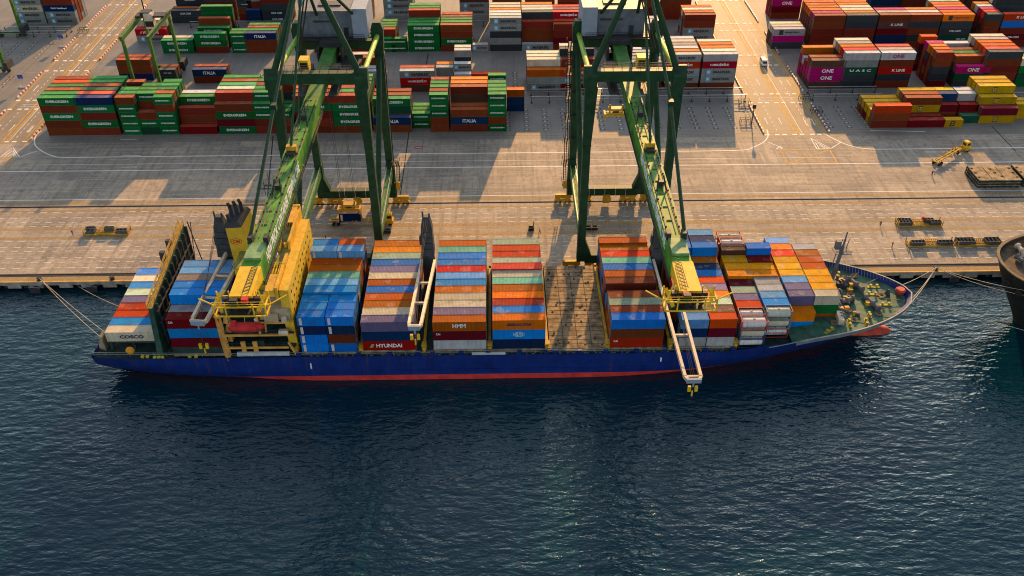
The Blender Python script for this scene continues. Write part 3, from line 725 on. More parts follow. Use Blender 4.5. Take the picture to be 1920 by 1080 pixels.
    for Y in (Ys, Yl):       # sill beams with swept corners
        b = MB(); b.box(x(-LX)-1.0, x(LX)+1.0, Y-1.05, Y+1.05, 2.6, 4.9)
        for sx in (-1, 1):
            xi = x(sx*(LX-.9)); xj = x(sx*(LX-2.6)); b.prism([(0, 0)]*0 or [(xi, Y-.9), (xj, Y-.9), (xj, Y+.9), (xi, Y+.9)] if xi < xj else [(xj, Y-.9), (xi, Y-.9), (xi, Y+.9), (xj, Y+.9)], 4.9, 5.0)
            b.add([(xi, Y-.9, 4.9), (xj, Y-.9, 4.9), (xi, Y-.9, 9.5), (xi, Y+.9, 4.9), (xj, Y+.9, 4.9), (xi, Y+.9, 9.5)], [(0, 1, 2), (5, 4, 3), (0, 2, 5, 3), (1, 4, 5, 2)])
        bld(b, 'sill_beam', GREEN)
        b = MB()
        for xx in (-5, -3.5, -.5, 2.5, 5.5):
            b.tube((xx, Y-1.06, 4.9), (xx+.1, Y-1.15, 2.2), .05, n=6); b.tube((xx, Y-1.06, 4.95), (xx, Y+.8, 4.95), .05, n=6)
        bld(b, 'cable_drop', paint('pale_conduit', (.6,.6,.55), .6, .1, 0))
    b = MB(); b.box(x(-LX)-.6, x(LX)+.6, Ys-1.0, Ys+1.0, 52.4, 54.9); bld(b, 'portal_beam', GREEN)
    b = MB(); b.rail([(-LX+1, Ys-.9, 54.9), (LX-1, Ys-.9, 54.9)]); b.rail([(-LX+1, Ys+.9, 54.9), (LX-1, Ys+.9, 54.9)]); bld(b, 'handrail', M_DARK)
    b = MB(); b.box(x(-LX)-.6, x(LX)+.6, Yl-1.0, Yl+1.0, 47.0, 49.2); bld(b, 'portal_beam', GREEN)
    # boom and girder -----------------------------------------------------
    bx = -1.1 if s > 0 else -.3
    b = MB(); b.box(bx-1.6, bx+1.6, 122.6, Ys-3, 47.0, 50.0); b.box(bx-1.85, bx+1.85, 122.6, Ys-3, 46.75, 47.0); boom = bld(b, 'boom', BOOMG)
    b = MB(); b.hexa([(bx-1.75, 115.0, 48.7), (bx+1.75, 115.0, 48.7), (bx+1.75, 122.6, 47.35), (bx-1.75, 122.6, 47.35), (bx-1.8, 114.6, 49.9), (bx+1.8, 114.6, 49.9), (bx+1.75, 122.6, 50.02), (bx-1.75, 122.6, 50.02)])
    b.build('boom_tip', YEL, boom)
    b = MB(); b.box(bx-1.45, bx+1.45, 124.3, 129.0, 50.0, 50.5); b.build('sheave_deck', paint('deck_plate', (.16, .30, .12), .6, .4, .1), boom)
    for e in (-1.35, 1.35): b = MB(); b.box(bx+e-.4, bx+e+.4, 129.0, 130.4, 50, 51.4); b.build('sheave_block', M_DARK, boom)
    b = MB()
    for e in (-1, 1):
        b.box(bx+e*1.95-.3, bx+e*1.95+.3, 122, Ys-3, 46.6, 46.72)
        b.rail([(bx+e*2.25, 122, 46.7), (bx+e*2.25, Ys-3, 46.7)], step=2.4)
        b.beam((bx+e*1.15, 131, 50.08), (bx+e*1.15, Ys-4, 50.08), .18, .14)
        y = 130
        while y < Ys-5: b.box(bx+e*1.15-.16, bx+e*1.15+.16, y, y+.25, 50, 50.28); y += 3.1
    b.build('walkway', M_DARK, boom)
    b = MB(); yy = 131.0
    while yy < Ys-6:                  # trolley ropes, clamps and cable tray along the top
        b.beam((bx+x(-.3), yy, 50.12), (bx+x(-.3), yy+4.6, 50.12), .12, .1); b.beam((bx+x(-.9), yy, 50.1), (bx+x(-.9), yy+4.6, 50.1), .08, .1)
        b.box(bx-.7, bx+.3, yy+4.2, yy+4.35, 50, 50.16); yy += 4.6
    b.build('rope_tray', paint('rusty_grey', (.20,.18,.13), .7, .4, .3), boom)
    for Y, h in ((146.5, 2.2), (175.5, 2.6)):
        b = MB()
        for e in (-.5, .5): b.beam((bx+e*1.7, Y-1, 50), (bx+e*.9, Y+1, 50+h), .22)
        b.box(bx-.6, bx+.6, Y+.6, Y+1.4, 50, 51); b.build('boom_latch', M_DARK, boom)
    b = MB(); b.box(bx-1.0, bx+1.0, 161.5, 162.6, 50.0, 51.5); b.build('stay_bracket', YELD, boom)
    b = MB(); b.box(bx-.8, bx+.8, 160.0, 161.5, 50.02, 50.6); b.build('stay_socket', M_DARK, boom)
    me = text_mesh('NEW PRIOK CONTAINER TERMINAL ONE', 2.45, M_LET, width=32.0, bold=.028)
    o = bpy.data.objects.new('boom_lettering', me); col.objects.link(o); o.parent = boom
    if s > 0: o.matrix_local = Matrix(((0, 0, 1, bx+1.615), (1, 0, 0, 143.2), (0, 1, 0, 48.5), (0, 0, 0, 1)))
    else: o.matrix_local = Matrix(((0, 0, -1, bx-1.615), (-1, 0, 0, 146.0), (0, 1, 0, 48.5), (0, 0, 0, 1)))
    b = MB(); b.box(bx-1.6, bx+1.6, Ys-3, Yl+26, 47.4, 50.0); bld(b, 'girder', GREEN2)
    b = MB()
    for e in (-1, 1):
        for Y in (Ys+9, Ys+14): b.box(bx+e*3.3-.9, bx+e*3.3+.9, Y-1.3, Y+1.3, 48.2, 50.4); b.lathe((bx+e*3.3-.6, Y+1.6, 49.2), (1, 0, 0), [(0, .9), (1.2, .9)], 12)
        b.box(bx+e*3.4-1.2, bx+e*3.4+1.2, Ys+4, Ys+20, 47.0, 47.15); b.rail([(bx+e*4.5, Ys+4, 47.1), (bx+e*4.5, Ys+20, 47.1)])
    bld(b, 'hinge_machinery', M_DARK)
    b = MB(); b.box(min(bx-2.9, bx+(3 if s > 0 else -2.9)), bx+(7.6 if s > 0 else 2.9), Ys+12, Ys+28, 46.4, 47.2); b.box(bx-2.6, bx+2.6, Ys+26, Ys+29, 50.0, 51.2)
    for e in (-1, 1): b.box(bx+e*2.9-.25, bx+e*2.9+.25, Ys+24, Ys+31, 46.3, 50.3)
    bld(b, 'trolley', M_DARK)
    # tip platform hanging round the boom end
    b = MB()
    for z in (47.1, 48.9):
        for yy in (113.0, 116.0): b.beam((bx-4.1, yy, z), (bx+4.1, yy, z), .22)
        for xx in (-4.1, 4.1): b.beam((bx+xx, 113.0, z), (bx+xx, 116.0, z), .22)
    for xx in (-4.1, -2.2, 2.2, 4.1): b.beam((bx+xx, 113.0, 47.1), (bx+xx, 113.0, 49.5), .2); b.beam((bx+xx, 116.0, 47.1), (bx+xx, 116.0, 49.9), .2)
    for xx in (-1, 1): b.beam((bx+xx*4.1, 113.1, 48.9), (bx+xx*2.6, 115.9, 50.2), .25); b.beam((bx+xx*2.9, 113.1, 47.9), (bx+xx*3.8, 115.9, 49.5), .5)
    b.beam((bx-x(4.1), 114.4, 48.1), (bx-x(7.2), 115.9, 48.5), .18); b.beam((bx+x(4.1), 114.4, 48.1), (bx+x(6.8), 116.9, 48.3), .18)
    b.rail([(bx-4.1, 112.9, 48.9), (bx+4.1, 112.9, 48.9)]); bld(b, 'tip_platform', YEL)
    b = MB(); b.box(bx-3.4, bx+3.4, 113.3, 115.7, 47.0, 47.2)
    for xx in (-1.9, -.7, .7, 1.9): b.lathe((bx+xx-.3, 114.6, 48.2), (1, 0, 0), [(0, .85), (.1, .95), (.5, .95), (.6, .85)], 12)
    b.box(bx-1.4, bx-.2, 113.0, 113.8, 49.1, 50.2); b.box(bx-2.9, bx+2.9, 114.8, 115.5, 47.9, 49.3)
    bld(b, 'tip_sheaves', M_DARK)
    b = MB(); b.box(bx+x(.9)-.5, bx+x(.9)+.5, 113.4, 114.3, 49.3, 50.1); bld(b, 'warning_lamp', RED)
    b = MB()     # light lattice ladder over the tip
    for e in (.4, 1.3):
        b.beam((bx+x(e), 114.9, 50.3), (bx+x(e), 122, 50.3), .1)
    for k in range(9): b.beam((bx+x(.4), 115.2+k*.95, 50.3), (bx+x(1.3), 115.8+k*.95, 50.3), .08)
    bld(b, 'tip_ladder', M_DARK)
    # forestays
    b = MB(); b.tube((x(-.4), Ys+2.3, 76.5), (bx, 162, 51.5), .27, n=8); bld(b, 'inner_forestay', paint('stay_dark', (.012,.06,.022), .5, .3, 0))
    b = MB(); b.tube((x(-.9), Ys+2.3, 76.5), (x(-2.1), 158, 61.9), .34, n=8); b.tube((x(-2.1), 158, 61.9), (bx-x(1.4), 128.6, 50.6), .34, n=8); b.box(x(-2.1)-.5, x(-2.1)+.5, 157.3, 158.7, 61.3, 62.5); bld(b, 'outer_forestay', GREEN)
    # apex, ladders
    b = MB(); b.box(-2, 2, Ys+1.5, Ys+3.5, 75.6, 77.5); b.rail([(-2, Ys+1.5, 77.5), (2, Ys+1.5, 77.5)]); bld(b, 'apex', GREEN)
    b = MB(); b.beam((x(-.5), Ys+4, 70), (x(-5.5), Ys+12, 55), .25); b.beam((x(-1.2), Ys+4, 70), (x(-6.2), Ys+12, 55), .25); bld(b, 'apex_stair', M_DARK)
    # machinery house
    g = MB(); g.box(bx-7.6, bx+6.8, Yl-1.5, Yl+13, 50.6, 57.2); mh = bld(g, 'machinery_house', GREYB)
    g = MB(); g.box(bx-8.2, bx+8.2, Yl-3, Yl+14, 50.2, 50.55); g.build('house_floor', M_DARK, mh)
    g = MB(); g.rail([(bx-8.1, Yl-2.9, 50.55), (bx+8.1, Yl-2.9, 50.55)], step=1.6); g.build('handrail', M_DARK, mh)
    g = MB(); g.box(bx+x(7.2)-1.9, bx+x(7.2)+1.9, Yl-2.4, Yl+9, 50.6, 58.0); g.build('electrical_room', GREYL, mh)
    g = MB(); g.box(bx-4.6, bx+1.2, Yl-1.75, Yl-1.5, 54.4, 54.8); g.box(bx-3.5, bx+2.2, Yl+2, Yl+5, 57.2, 57.5); g.build('roof_hatch', M_DARK, mh)
    g = MB(); g.box(bx+2.9, bx+4.1, Yl-1.56, Yl-1.5, 50.6, 53.0); g.build('door', GLASS, mh)
    # operator cab under the girder, parked at the portal
    g = MB(); g.hexa([(bx-x(2.9)-1.0, Ys+5, 47.6), (bx-x(2.9)+1.0, Ys+5, 47.6), (bx-x(2.9)+1.0, Ys+7.6, 47.6), (bx-x(2.9)-1.0, Ys+7.6, 47.6)][0:0] or
        [(bx-x(2.3)-1.05, Ys+4.2, 53.0), (bx-x(2.3)+1.05, Ys+4.2, 53.0), (bx-x(2.3)+1.05, Ys+6.6, 53.0), (bx-x(2.3)-1.05, Ys+6.6, 53.0), (bx-x(2.3)-1.05, Ys+3.8, 56.0), (bx-x(2.3)+1.05, Ys+3.8, 56.0), (bx-x(2.3)+1.05, Ys+6.6, 56.0), (bx-x(2.3)-1.05, Ys+6.6, 56.0)])
    g.box(bx-x(2.3)-.9, bx-x(2.3)+.9, Ys+4.2, Ys+6.6, 50.0, 53.0)
    cab = bld(g, 'control_cab', YEL)
    g = MB(); g.hexa([(bx-x(2.3)-.8, Ys+3.98, 53.9), (bx-x(2.3)+.8, Ys+3.98, 53.9), (bx-x(2.3)+.8, Ys+4.3, 53.9), (bx-x(2.3)-.8, Ys+4.3, 53.9), (bx-x(2.3)-.8, Ys+3.78, 55.4), (bx-x(2.3)+.8, Ys+3.78, 55.4), (bx-x(2.3)+.8, Ys+4.1, 55.4), (bx-x(2.3)-.8, Ys+4.1, 55.4)])
    g.build('window', GLASS, cab)
    # stair tower on the inner landside leg, with landings
    b = MB(); lx = x(LX+.2); ox = x(LX+2.1); z = 4.5; i = 0
    while z < (14 if s > 0 else 46):
        ya, yb = (Yl-1.6, Yl+1.6) if i % 2 else (Yl+1.6, Yl-1.6)
        for e in (-.35, .35): b.beam((ox+e, ya, z), (ox+e, yb, z+3.4), .2, .34); b.beam((ox+e, ya, z+1), (ox+e, yb, z+4.4), .07)
        for k in range(10): b.box(ox-.35, ox+.35, ya+(yb-ya)*k/10-.12, ya+(yb-ya)*k/10+.12, z+3.4*k/10, z+3.4*k/10+.04)
        b.box(min(lx, ox)-.4, max(lx, ox)+.6, yb-.5, yb+.5, z+3.4, z+3.46); b.rail([(ox+x(.9), yb-.5, z+3.46), (ox+x(.9), yb+.5, z+3.46)], step=1)
        z += 3.4; i += 1
    b.tube((x(LX+1.35), Yl-1.2, 3), (x(LX+1.35), Yl-1.2, 46), .12, n=6); bld(b, 'stair_tower', paint('stair_dark', (.012, .022, .016), .7, .3, .05))
    b = MB(); b.box(ox-.5, ox+.5, Yl-2.6, Yl-1.8, 6.0, 8.4); bld(b, 'lift_cabin', YELD)
    b = MB(); b.box(-1.0, 1.0, Yl-1.9, Yl-1.0, .6, 3.0); b.lathe((.2, Yl-2.2, 1.9), (0, 1, 0), [(0, 1.1), (.15, 1.2), (.5, 1.2), (.65, 1.1)], 14); bld(b, 'cable_reel', YELD)
    # hoist ropes
    b = MB()
    hx = bx
    if s > 0:
        tz, ty, tx = 6.9, TRKY, TRKX-X0
    else: tz, ty, tx = 34.2, 213.5, 30.9-X0
    for e in (-1.6, 1.6):
        for f in (-1.2, 1.2): b.tube((tx+e, ty+f, 46.6), (tx+e*1.1, ty+f*.9, tz), .045, n=5)
    bld(b, 'hoist_rope', ROPE)
    return t
sts_crane(-40.2, 1, 'green ship to shore crane over the funnel and deckhouse of the container ship')
sts_crane(31.1, -1, 'green ship to shore crane over the forward stacks of the container ship')
def spreader(loc, lab):
    t = thing('container_spreader', lab, 'spreader', loc, group='yellow spreaders hanging from the cranes')
    b = MB()
    for y in (-1.0, 1.0): b.box(-2.9, 2.9, y-.16, y+.16, 0, .5)
    b.box(-2.6, 2.6, -1.0, -.7, .5, .9); b.build('frame', YELD, t)
    for x in (-2.95, 2.95):
        b = MB(); b.box(x-.22, x+.22, -1.25, 1.25, -.2, .75)
        for y in (-1.2, 1.2): b.box(x-.25, x+.25, y-.18, y+.18, -.75, -.15)
        b.build('end_beam', YELD, t)
    b = MB(); b.box(-2.0, 2.0, -.9, .9, 1.4, 2.0)
    for x in (-1.6, 1.6): b.lathe((x-.2, 0, 2.3), (1, 0, 0), [(0, .55), (.4, .55)], 12); b.box(x-.1, x+.1, -.6, .6, .5, 1.4)
    b.build('headblock', YELD, t)
    b = MB(); b.box(-.7, .7, -.6, .6, .5, 1.2); b.box(-2.4, -1.2, -.5, .5, .5, .9); b.box(1.2, 2.4, -.5, .5, .5, .9); b.build('motor_housing', M_DARK, t)
spreader((TRKX, TRKY, 4.75), 'yellow spreader gripping the navy container under the left crane')
spreader((30.9, 213.5, 32.2), 'empty yellow spreader hanging inside the right crane, above bare slots')
# ------------------------------------------------------------------ the container ship
CYL = 167.2
def lerp(a, b, t): return a+(b-a)*t
def smooth(a, b, x):
    t = max(0, min(1, (x-a)/(b-a))); return t*t*(3-2*t)
LEV = [  # z, stern x, tip x, half beam, x where bow narrows, n, m, x where stern narrows, transom half
 (-6.0, -74, 82, 15.6, 5, 2.2, 1.0, -20, 5.0), (-2.5, -84, 85.5, 16.0, 15, 2.3, 1.0, -35, 9.0), (-.95, -88.0, 86.5, 16.1, 25, 2.5, 1.0, -55, 12.5),
 (2.2, -90.3, 89.5, 16.2, 45, 2.1, 1.25, -70, 14.6), (4.9, -90.6, 93.5, 16.2, 58, 1.9, 1.45, -80, 15.4), (8.4, -90.8, 97.4, 16.2, 66, 1.7, 1.65, -80, 15.6)]
def lev(z):
    for a, b_ in zip(LEV, LEV[1:]):
        if z <= b_[0]: t = (z-a[0])/(b_[0]-a[0]); return [lerp(p, q, max(0, t)) for p, q in zip(a, b_)]
    return LEV[-1]
def half(x, z):
    _, xs, xt, B, x0, n, m, xs0, tr = lev(z)
    if x > x0:
        t = min(1, (x-x0)/(xt-x0)); return B*max(0, 1-t**n)**(1/m)
    if x < xs0:
        t = min(1, (xs0-x)/(xs0-xs)); return lerp(B, tr, t**2)
    return B
def top(x): return 4.9+3.5*smooth(52, 74, x)
ship_o = thing('container_ship', 'blue hulled container ship with yellow deckhouse, moored along the quay', 'ship', (0, 0, 0))
def hull_paint():
    k = NT('hull_blue'); P = k.pos()
    a = k.mix(k.ramp(k.noise(P, .35, 5, .6), .3, .7), (.002, .014, .11), (.004, .03, .20))
    br = k.new('ShaderNodeTexBrick'); k.link(k.map(P, (1, 1, 1), (R(90), 0, 0)), br.inputs['Vector']); br.inputs['Scale'].default_value = 1
    br.inputs['Brick Width'].default_value = 9; br.inputs['Row Height'].default_value = 2.3; br.inputs['Mortar Size'].default_value = .05
    br.inputs['Color1'].default_value = (1, 1, 1, 1); br.inputs['Color2'].default_value = (.82, .84, .9, 1); br.inputs['Mortar'].default_value = (.55, .55, .6, 1)
    a = k.mix(.8, a, br.outputs['Color'], 'MULTIPLY')
    st = k.noise(k.map(P, (1.1, 1.1, .07)), 1.0, 4, .6); a = k.mix(k.ramp(st, .56, .74, 0, .6), a, (.075, .035, .018))
    sc_ = k.noise(k.map(P, (.12, .12, 2.6)), 1.0, 5, .7); a = k.mix(k.ramp(sc_, .62, .72, 0, .45), a, (.04, .06, .13))
    k.base(a); k.b.inputs['Roughness'].default_value = .5; k.b.inputs['Specular IOR Level'].default_value = .3
    return k.m
M_HULL = hull_paint(); M_BOOT = paint('boot_red', (.60, .04, .035), .5, .3, .15, scale=.4); M_BULB = paint('bulb_red', (.50, .06, .03), .5, .3, .12)
M_DECK = paint('deck_green', (.036, .125, .08), .6, .6, .45, scale=.5); M_DKG = paint('dark_deck', (.022, .045, .038), .7, .4, .2); M_SUP = paint('deckhouse_yellow', (.72, .46, .03), .5, .22, .12)
M_HATCH = paint('hatch_cover_rust', (.29, .205, .11), .8, .75, .75, scale=.6); M_CRM = paint('crane_cream', (.60, .50, .36), .5, .2, .3); M_CRD = paint('crane_charcoal', (.045, .05, .055), .55, .35, .1)
ST = [i/26*.80 for i in range(26)] + [.8+.2*(1-(1-i/24)**1.8) for i in range(25)]
ZL = [-6, -4, -2.5, -.95, 1, 2.2, 3.5]
def hull_ring(side):
    vs = []
    for s_ in ST:
        colm = []
        for zi in ZL + ['top']:
            z = zi if zi != 'top' else None
            if z is None:
                xx = lerp(-90.6, 97.4, s_); z = top(xx)
                xx = lerp(lev(z)[1], lev(z)[2], s_)
            else: xx = lerp(lev(z)[1], lev(z)[2], s_)
            colm.append((xx, CYL+side*half(xx, z), z))
        vs.append(colm)
    return vs
b = MB(); nl = len(ZL)+1
for side in (-1, 1):
    vs = hull_ring(side); o = len(b.v); b.v += [p for c in vs for p in c]
    for i in range(len(ST)-1):
        for j in range(nl-1):
            a = o+i*nl+j; f = (a, a+nl, a+nl+1, a+1)
            b.f.append(f if side < 0 else f[::-1]); b.mi.append(1 if ZL[j] < -.95 else 0)
n1 = len(ST)*nl
for j in range(nl-1): b.f.append((j+1, j, n1+j, n1+j+1)); b.mi.append(0)
me = b.mesh('hull', [M_HULL, M_BOOT], True)
hull = bpy.data.objects.new('hull', me); col.objects.link(hull); hull.parent = ship_o
b = MB(); b.lathe((80, CYL-.5, -3.0), (1, 0, -.02), [(0, 1.0), (3, 2.0), (8, 2.3), (12, 2.1), (14, 1.5), (15.3, .6), (15.6, .1)], 18)
bb = MB(); bb.v = b.v; bb.f = b.f; bb.mi = b.mi; o = bb.build('bulbous_bow', M_BULB, ship_o, True)
def deck_strip(name, x0, x1, zf, mat, n=24, inset=.15):
    b = MB(); P = []
    for i in range(n+1):
        x = lerp(x0, x1, i/n); z = zf(x); h = max(.05, half(x, z+.6)-inset); P.append((x, h, z))
    for (xa, ha, za), (xb, hb, zb) in zip(P, P[1:]): b.quad((xa, CYL-ha, za), (xb, CYL-hb, zb), (xb, CYL+hb, zb), (xa, CYL+ha, za))
    return b.build(name, mat, ship_o)
deck_strip('main_deck', -90.4, 66, lambda x: 4.0+.9*smooth(52, 66, x), M_DKG)
deck_strip('forecastle_deck', 65.5, 96.6, lambda x: top(x)-1.15, M_DECK, 30)
# side coamings under the stacks, hatch covers, lashing gear
b = MB(); b.box(-60, 52, CYL-15.6, CYL+15.9, 3.9, 5.0); b.build('hatch_coaming', M_DKG, ship_o)
def hatch(x0, x1, z, y0=151.95, y1=184.0, lab=None):
    b = MB(); h = (y1-y0)/3
    for k in range(3):
        b.box(x0, x1, y0+h*k+.06, y0+h*(k+1)-.06, z-.55, z)
        for q in range(1, 4): xq = x0+(x1-x0)*q/4; b.box(xq-.06, xq+.06, y0+h*k+.3, y0+h*(k+1)-.3, z, z+.05, 1)
        for q in range(1, 7): yq = y0+h*k+h*q/7; b.box(x0+.2, x1-.2, yq-.035, yq+.035, z, z+.03, 1)
        for q in range(14):
            px_, py_ = random.uniform(x0+.6, x1-.6), random.uniform(y0+h*k+.6, y0+h*(k+1)-.6); b.box(px_-.22, px_+.22, py_-.16, py_+.16, z, z+.14, 1)
    return b.build('hatch_cover', [M_HATCH, M_SOOT], ship_o)
hatch(11.2, 23.8, 5.68, 151.9, 183.4)
for x0, x1 in ((-72.2, -60.4), (-43.9, -31.3), (-30.4, -18.5), (-14.8, -2.8), (-1.7, 10.2), (24.4, 36.5), (39.7, 52.4)): hatch(x0, x1, 5.25 if x0 < -40 else 5.65, 151.9, 183.2)
for x0, x1, z in ((53.2, 65.2, 4.85), (65.4, 77.4, 5.4)): hatch(x0, x1, z+.0, 157.2, 180.5)
# yellow lashing bridges in the gaps, blue coaming posts along the near side
for xg in (-45.2, -30.8, -16.8, -2.2, 10.6, 24.1, 38.1, 52.75):
    b = MB()
    for yy in (152.2, 153.6, 181.6, 183.2): b.box(xg-.3, xg+.3, yy-.25, yy+.25, 4.0, 6.3)
    for zz in (5.6, 6.6): b.box(xg-.55, xg+.55, 152, 153.6, zz, zz+.18)
    b.rail([(xg-.4, 151.9, 5.8), (xg+.4, 151.9, 5.8)], step=.8)
    b.box(xg-.3, xg+.3, 153.6, 181.6, 6.1, 6.28); b.build('lashing_bridge', YELD, ship_o)
for xg in (-44.6, -37.6, -31.3, -24.5, -18.2, -14.9, -8.6, -2.6, 4.4, 10.2, 12.3, 17.8, 23.7, 30.5, 36.8, 39.5, 46, 52.2, 58.2):
    b = MB(); b.box(xg-.5, xg+.5, 151.15, 151.9, 4.7, 5.6); b.build('coaming_post', M_HULL, ship_o)
b = MB(); b.rail([(-60.3, 151.3, 4.9), (50, 151.3, 4.9)], 1.0, .03, 2.6); b.rail([(-90, CYL-15, 4.9), (-60.5, 151.35, 4.9)], 1.0, .03, 2.6); b.build('railing', M_GALV, ship_o)
b = MB()
for x in range(-42, 50, 3): b.lathe((x+random.random(), 151.55, 4.0), (0, 0, 1), [(0, .25), (.8, .2)], 8); b.box(x+1.2, x+1.9, 151.4, 151.8, 4, 4.7)
b.build('deck_fitting', paint('fitting_grey', (.18, .22, .2), .6, .4, .3), ship_o)
b = MB(); b.tube((-6.2, 151.3, 5.0), (1.3, 151.3, 5.0), .38, n=8); b.build('gangway', paint('gangway_grey', (.40,.42,.42), .5, .2, .1), ship_o)
# white draught marks on the hull side
b = MB(); b.box(-42.35, -42.05, 150.93, 151.0, 1.4, 3.0); b.box(36.0, 36.3, 150.93, 151.02, 2.2, 3.4); b.build('hull_mark', M_WHITE, ship_o)
b = MB(); b.box(-25, 36, 150.9, 151.03, .55, .75); b.build('rubbing_strake', M_HULL, ship_o)
# stern: raised platform under the aftermost containers, ramps and rollers
b = MB(); b.box(-87.8, -76.2, 154.8, 179.2, 6.35, 6.72)
for xx in (-87, -82, -76.8):
    for yy in (155.4, 162, 170, 178): b.box(xx-.3, xx+.3, yy-.3, yy+.3, 3.9, 6.35)
b.build('stern_platform', M_DKG, ship_o)
b = MB(); b.box(-72.3, -60.3, 152.2, 183.0, 5.25, 7.25); b.build('hatch_block', M_DKG, ship_o)
b = MB(); b.lathe((-82, 151.8, 6.0), (.2, .9, .2), [(0, .4), (.3, .9), (1.0, .95), (1.4, .5)], 12); b.build('buoy', paint('buoy_orange', (.75, .28, .02), .5, .15, .05), ship_o)
for nm, pts in (('bollard', ((-79.3, 151.9), (-78.2, 151.9), (-76.5, 151.6), (-75.6, 151.6), (-74.8, 151.6), (-68.8, 151.7), (-67.4, 151.7))),):
    for p in pts:
        b = MB(); b.lathe((p[0], p[1], 4.0), (0, 0, 1), [(0, .3), (.7, .3), (.75, .42), (.95, .42)], 10); b.build('bollard', paint('bollard_yellow', (.62, .55, .03), .5, .2, .1), ship_o)
b = MB(); b.hexa([(-90.2, 155.5, 4.1), (-88.4, 154.8, 4.1), (-88.4, 158, 4.1), (-90.2, 158.5, 4.1), (-89.7, 155.8, 7.2), (-88.7, 155.2, 7.8), (-88.7, 157.6, 7.8), (-89.7, 158, 7.2)]); b.build('stern_housing', paint('net_brown', (.30,.24,.15), .8, .5, .3), ship_o)
b = MB()
for yy in (158, 166, 174): b.lathe((-89, yy, 5.0), (0, 1, 0), [(0, .8), (.2, .8), (.25, .5), (2.2, .5), (2.25, .8), (2.5, .8)], 12)
b.build('mooring_winch', M_CRD, ship_o)
# tall dark green cell-guide wall near the stern
b = MB()
b.add([(-76.0, 151.9, 4.0), (-74.6, 151.9, 4.0), (-74.6, 183.2, 4.0), (-76.0, 183.2, 4.0), (-76.0, 154.4, 16.6), (-75.0, 154.4, 16.6), (-75.0, 182.0, 20.2), (-76.0, 182.0, 20.2)],
      [(3,2,1,0),(4,5,6,7),(0,1,5,4),(1,2,6,5),(2,3,7,6),(3,0,4,7)])
cg = b.build('cell_guide_wall', paint('wall_green', (.018, .065, .042), .55, .4, .15), ship_o)
b = MB()
for k in range(11):
    y = 156+k*2.6; zt = 16.3+(y-154)*3.2/28
    b.box(-74.95, -74.4, y-.14, y+.14, 5, zt)
for k in range(6):
    y = 158+k*4.6; zt = 16.3+(y-154)*3.2/28; b.beam((-74.5, y, 6), (-74.5, y+4, zt-.5), .16)
for z in (8.5, 11.8, 15): b.box(-74.9, -74.3, 155, 182, z-.1, z+.1)
b.build('cell_guide', M_CRD, cg)
b = MB(); P = [(-76.1, 154.2, 16.75), (-76.1, 182, 20.3)]; Q = [(-75.0, 154.2, 16.75), (-75.0, 182, 20.3)]
b.beam((-75.55, 154, 16.7), (-75.55, 182.3, 20.28), 1.1, .12); b.rail(P, 1.1, .07, 2.2); b.rail(Q, 1.1, .07, 2.2)
b.build('catwalk', paint('catwalk_yellow', (.55, .33, .05), .6, .3, .3), cg)
b = MB()
for y in (170.5, 175.3): b.box(-77.4, -76.2, y-.5, y+.5, 17.6, 20.2)
b.beam((-74.6, 183.4, 20), (-73.0, 183.4, 6), .2); b.build('wall_stay', M_CRD, cg)

# deckhouse ------------------------------------------------------------------
b = MB(); b.prism([(-46.9, 153.6), (-44.9, 153.3), (-44.9, 181.5), (-46.9, 181.3)], 5, 21.6)
dh = b.build('deckhouse', M_SUP, ship_o)
b = MB(); b.box(-59.6, -46.9, 158.5, 181.5, 5, 14.5); b.box(-58.6, -46.9, 163, 180.5, 14.5, 20.5); b.box(-52.6, -46.9, 162.5, 180.5, 20.5, 21.4); b.build('lower_house', M_SUP, dh)
M_OLV = paint('house_deck_olive', (.24, .25, .06), .7, .45, .2)
b = MB(); b.box(-53.0, -46.9, 162.0, 180.9, 21.45, 21.62); b.box(-58.8, -52.7, 162.8, 180.8, 20.5, 20.7); b.box(-59.8, -46.95, 158.2, 162.9, 14.5, 14.7); b.build('house_deck', M_OLV, dh)
for lv_ in range(6):         # rows of small dark windows on the forward face
    for k in range(11): yw = 155.2+k*2.35+(lv_ % 2)*.5; MB().box(-44.92, -44.84, yw, yw+.5, 7.2+lv_*2.4, 7.75+lv_*2.4).build('window', GLASS, dh)
b = MB(); b.box(-49.2, -47.4, 176, 183.4, 22.6, 24.3); b.box(-47.4, -46.9, 168.5, 183.4, 21.6, 24.0); b.box(-49.3, -47.0, 183.0, 183.6, 20.4, 24.4)
b.build('bridge_wing', paint('wing_orange', (.68, .38, .03), .5, .25, .3), dh)
b = MB()
for k in range(4): b.box(-49.26, -49.2, 176.6+k*1.6, 177.6+k*1.6, 23.0, 24.0); b.box(-49.0+k*.4, -48.75+k*.4, 175.93, 176.0, 22.8, 24.1)
b.build('window', GLASS, dh)
b = MB(); b.hexa([(-49.8, 152.6, 20.6), (-47.6, 152.6, 20.6), (-47.6, 159.0, 20.6), (-50.3, 159.0, 20.6), (-49.6, 152.9, 22.0), (-47.8, 152.9, 22.0), (-47.8, 158.8, 22.0), (-50.2, 158.8, 22.0)]); b.box(-50.6, -50.2, 159.2, 164.4, 21.0, 22.3)
b.box(-47.6, -47.0, 153, 166, 19.6, 22.6); b.box(-49.7, -49.3, 152.6, 153, 14, 20.6)
b.build('bridge_wing', paint('wing_orange', (.68, .38, .03), .5, .25, .3), dh)
b = MB()
for k in range(4): b.box(-50.0+k*.6, -49.75+k*.6, 159.2, 163.6, 21.75, 21.95)
b.rail([(-52.8, 162.2, 21.62), (-46.9, 162.2, 21.62), ]); b.rail([(-52.8, 162.2, 21.62), (-52.8, 180.5, 21.62)]); b.rail([(-59.7, 158.3, 14.7), (-47, 158.3, 14.7)]); b.rail([(-58.7, 163, 20.7), (-58.7, 180.6, 20.7)])
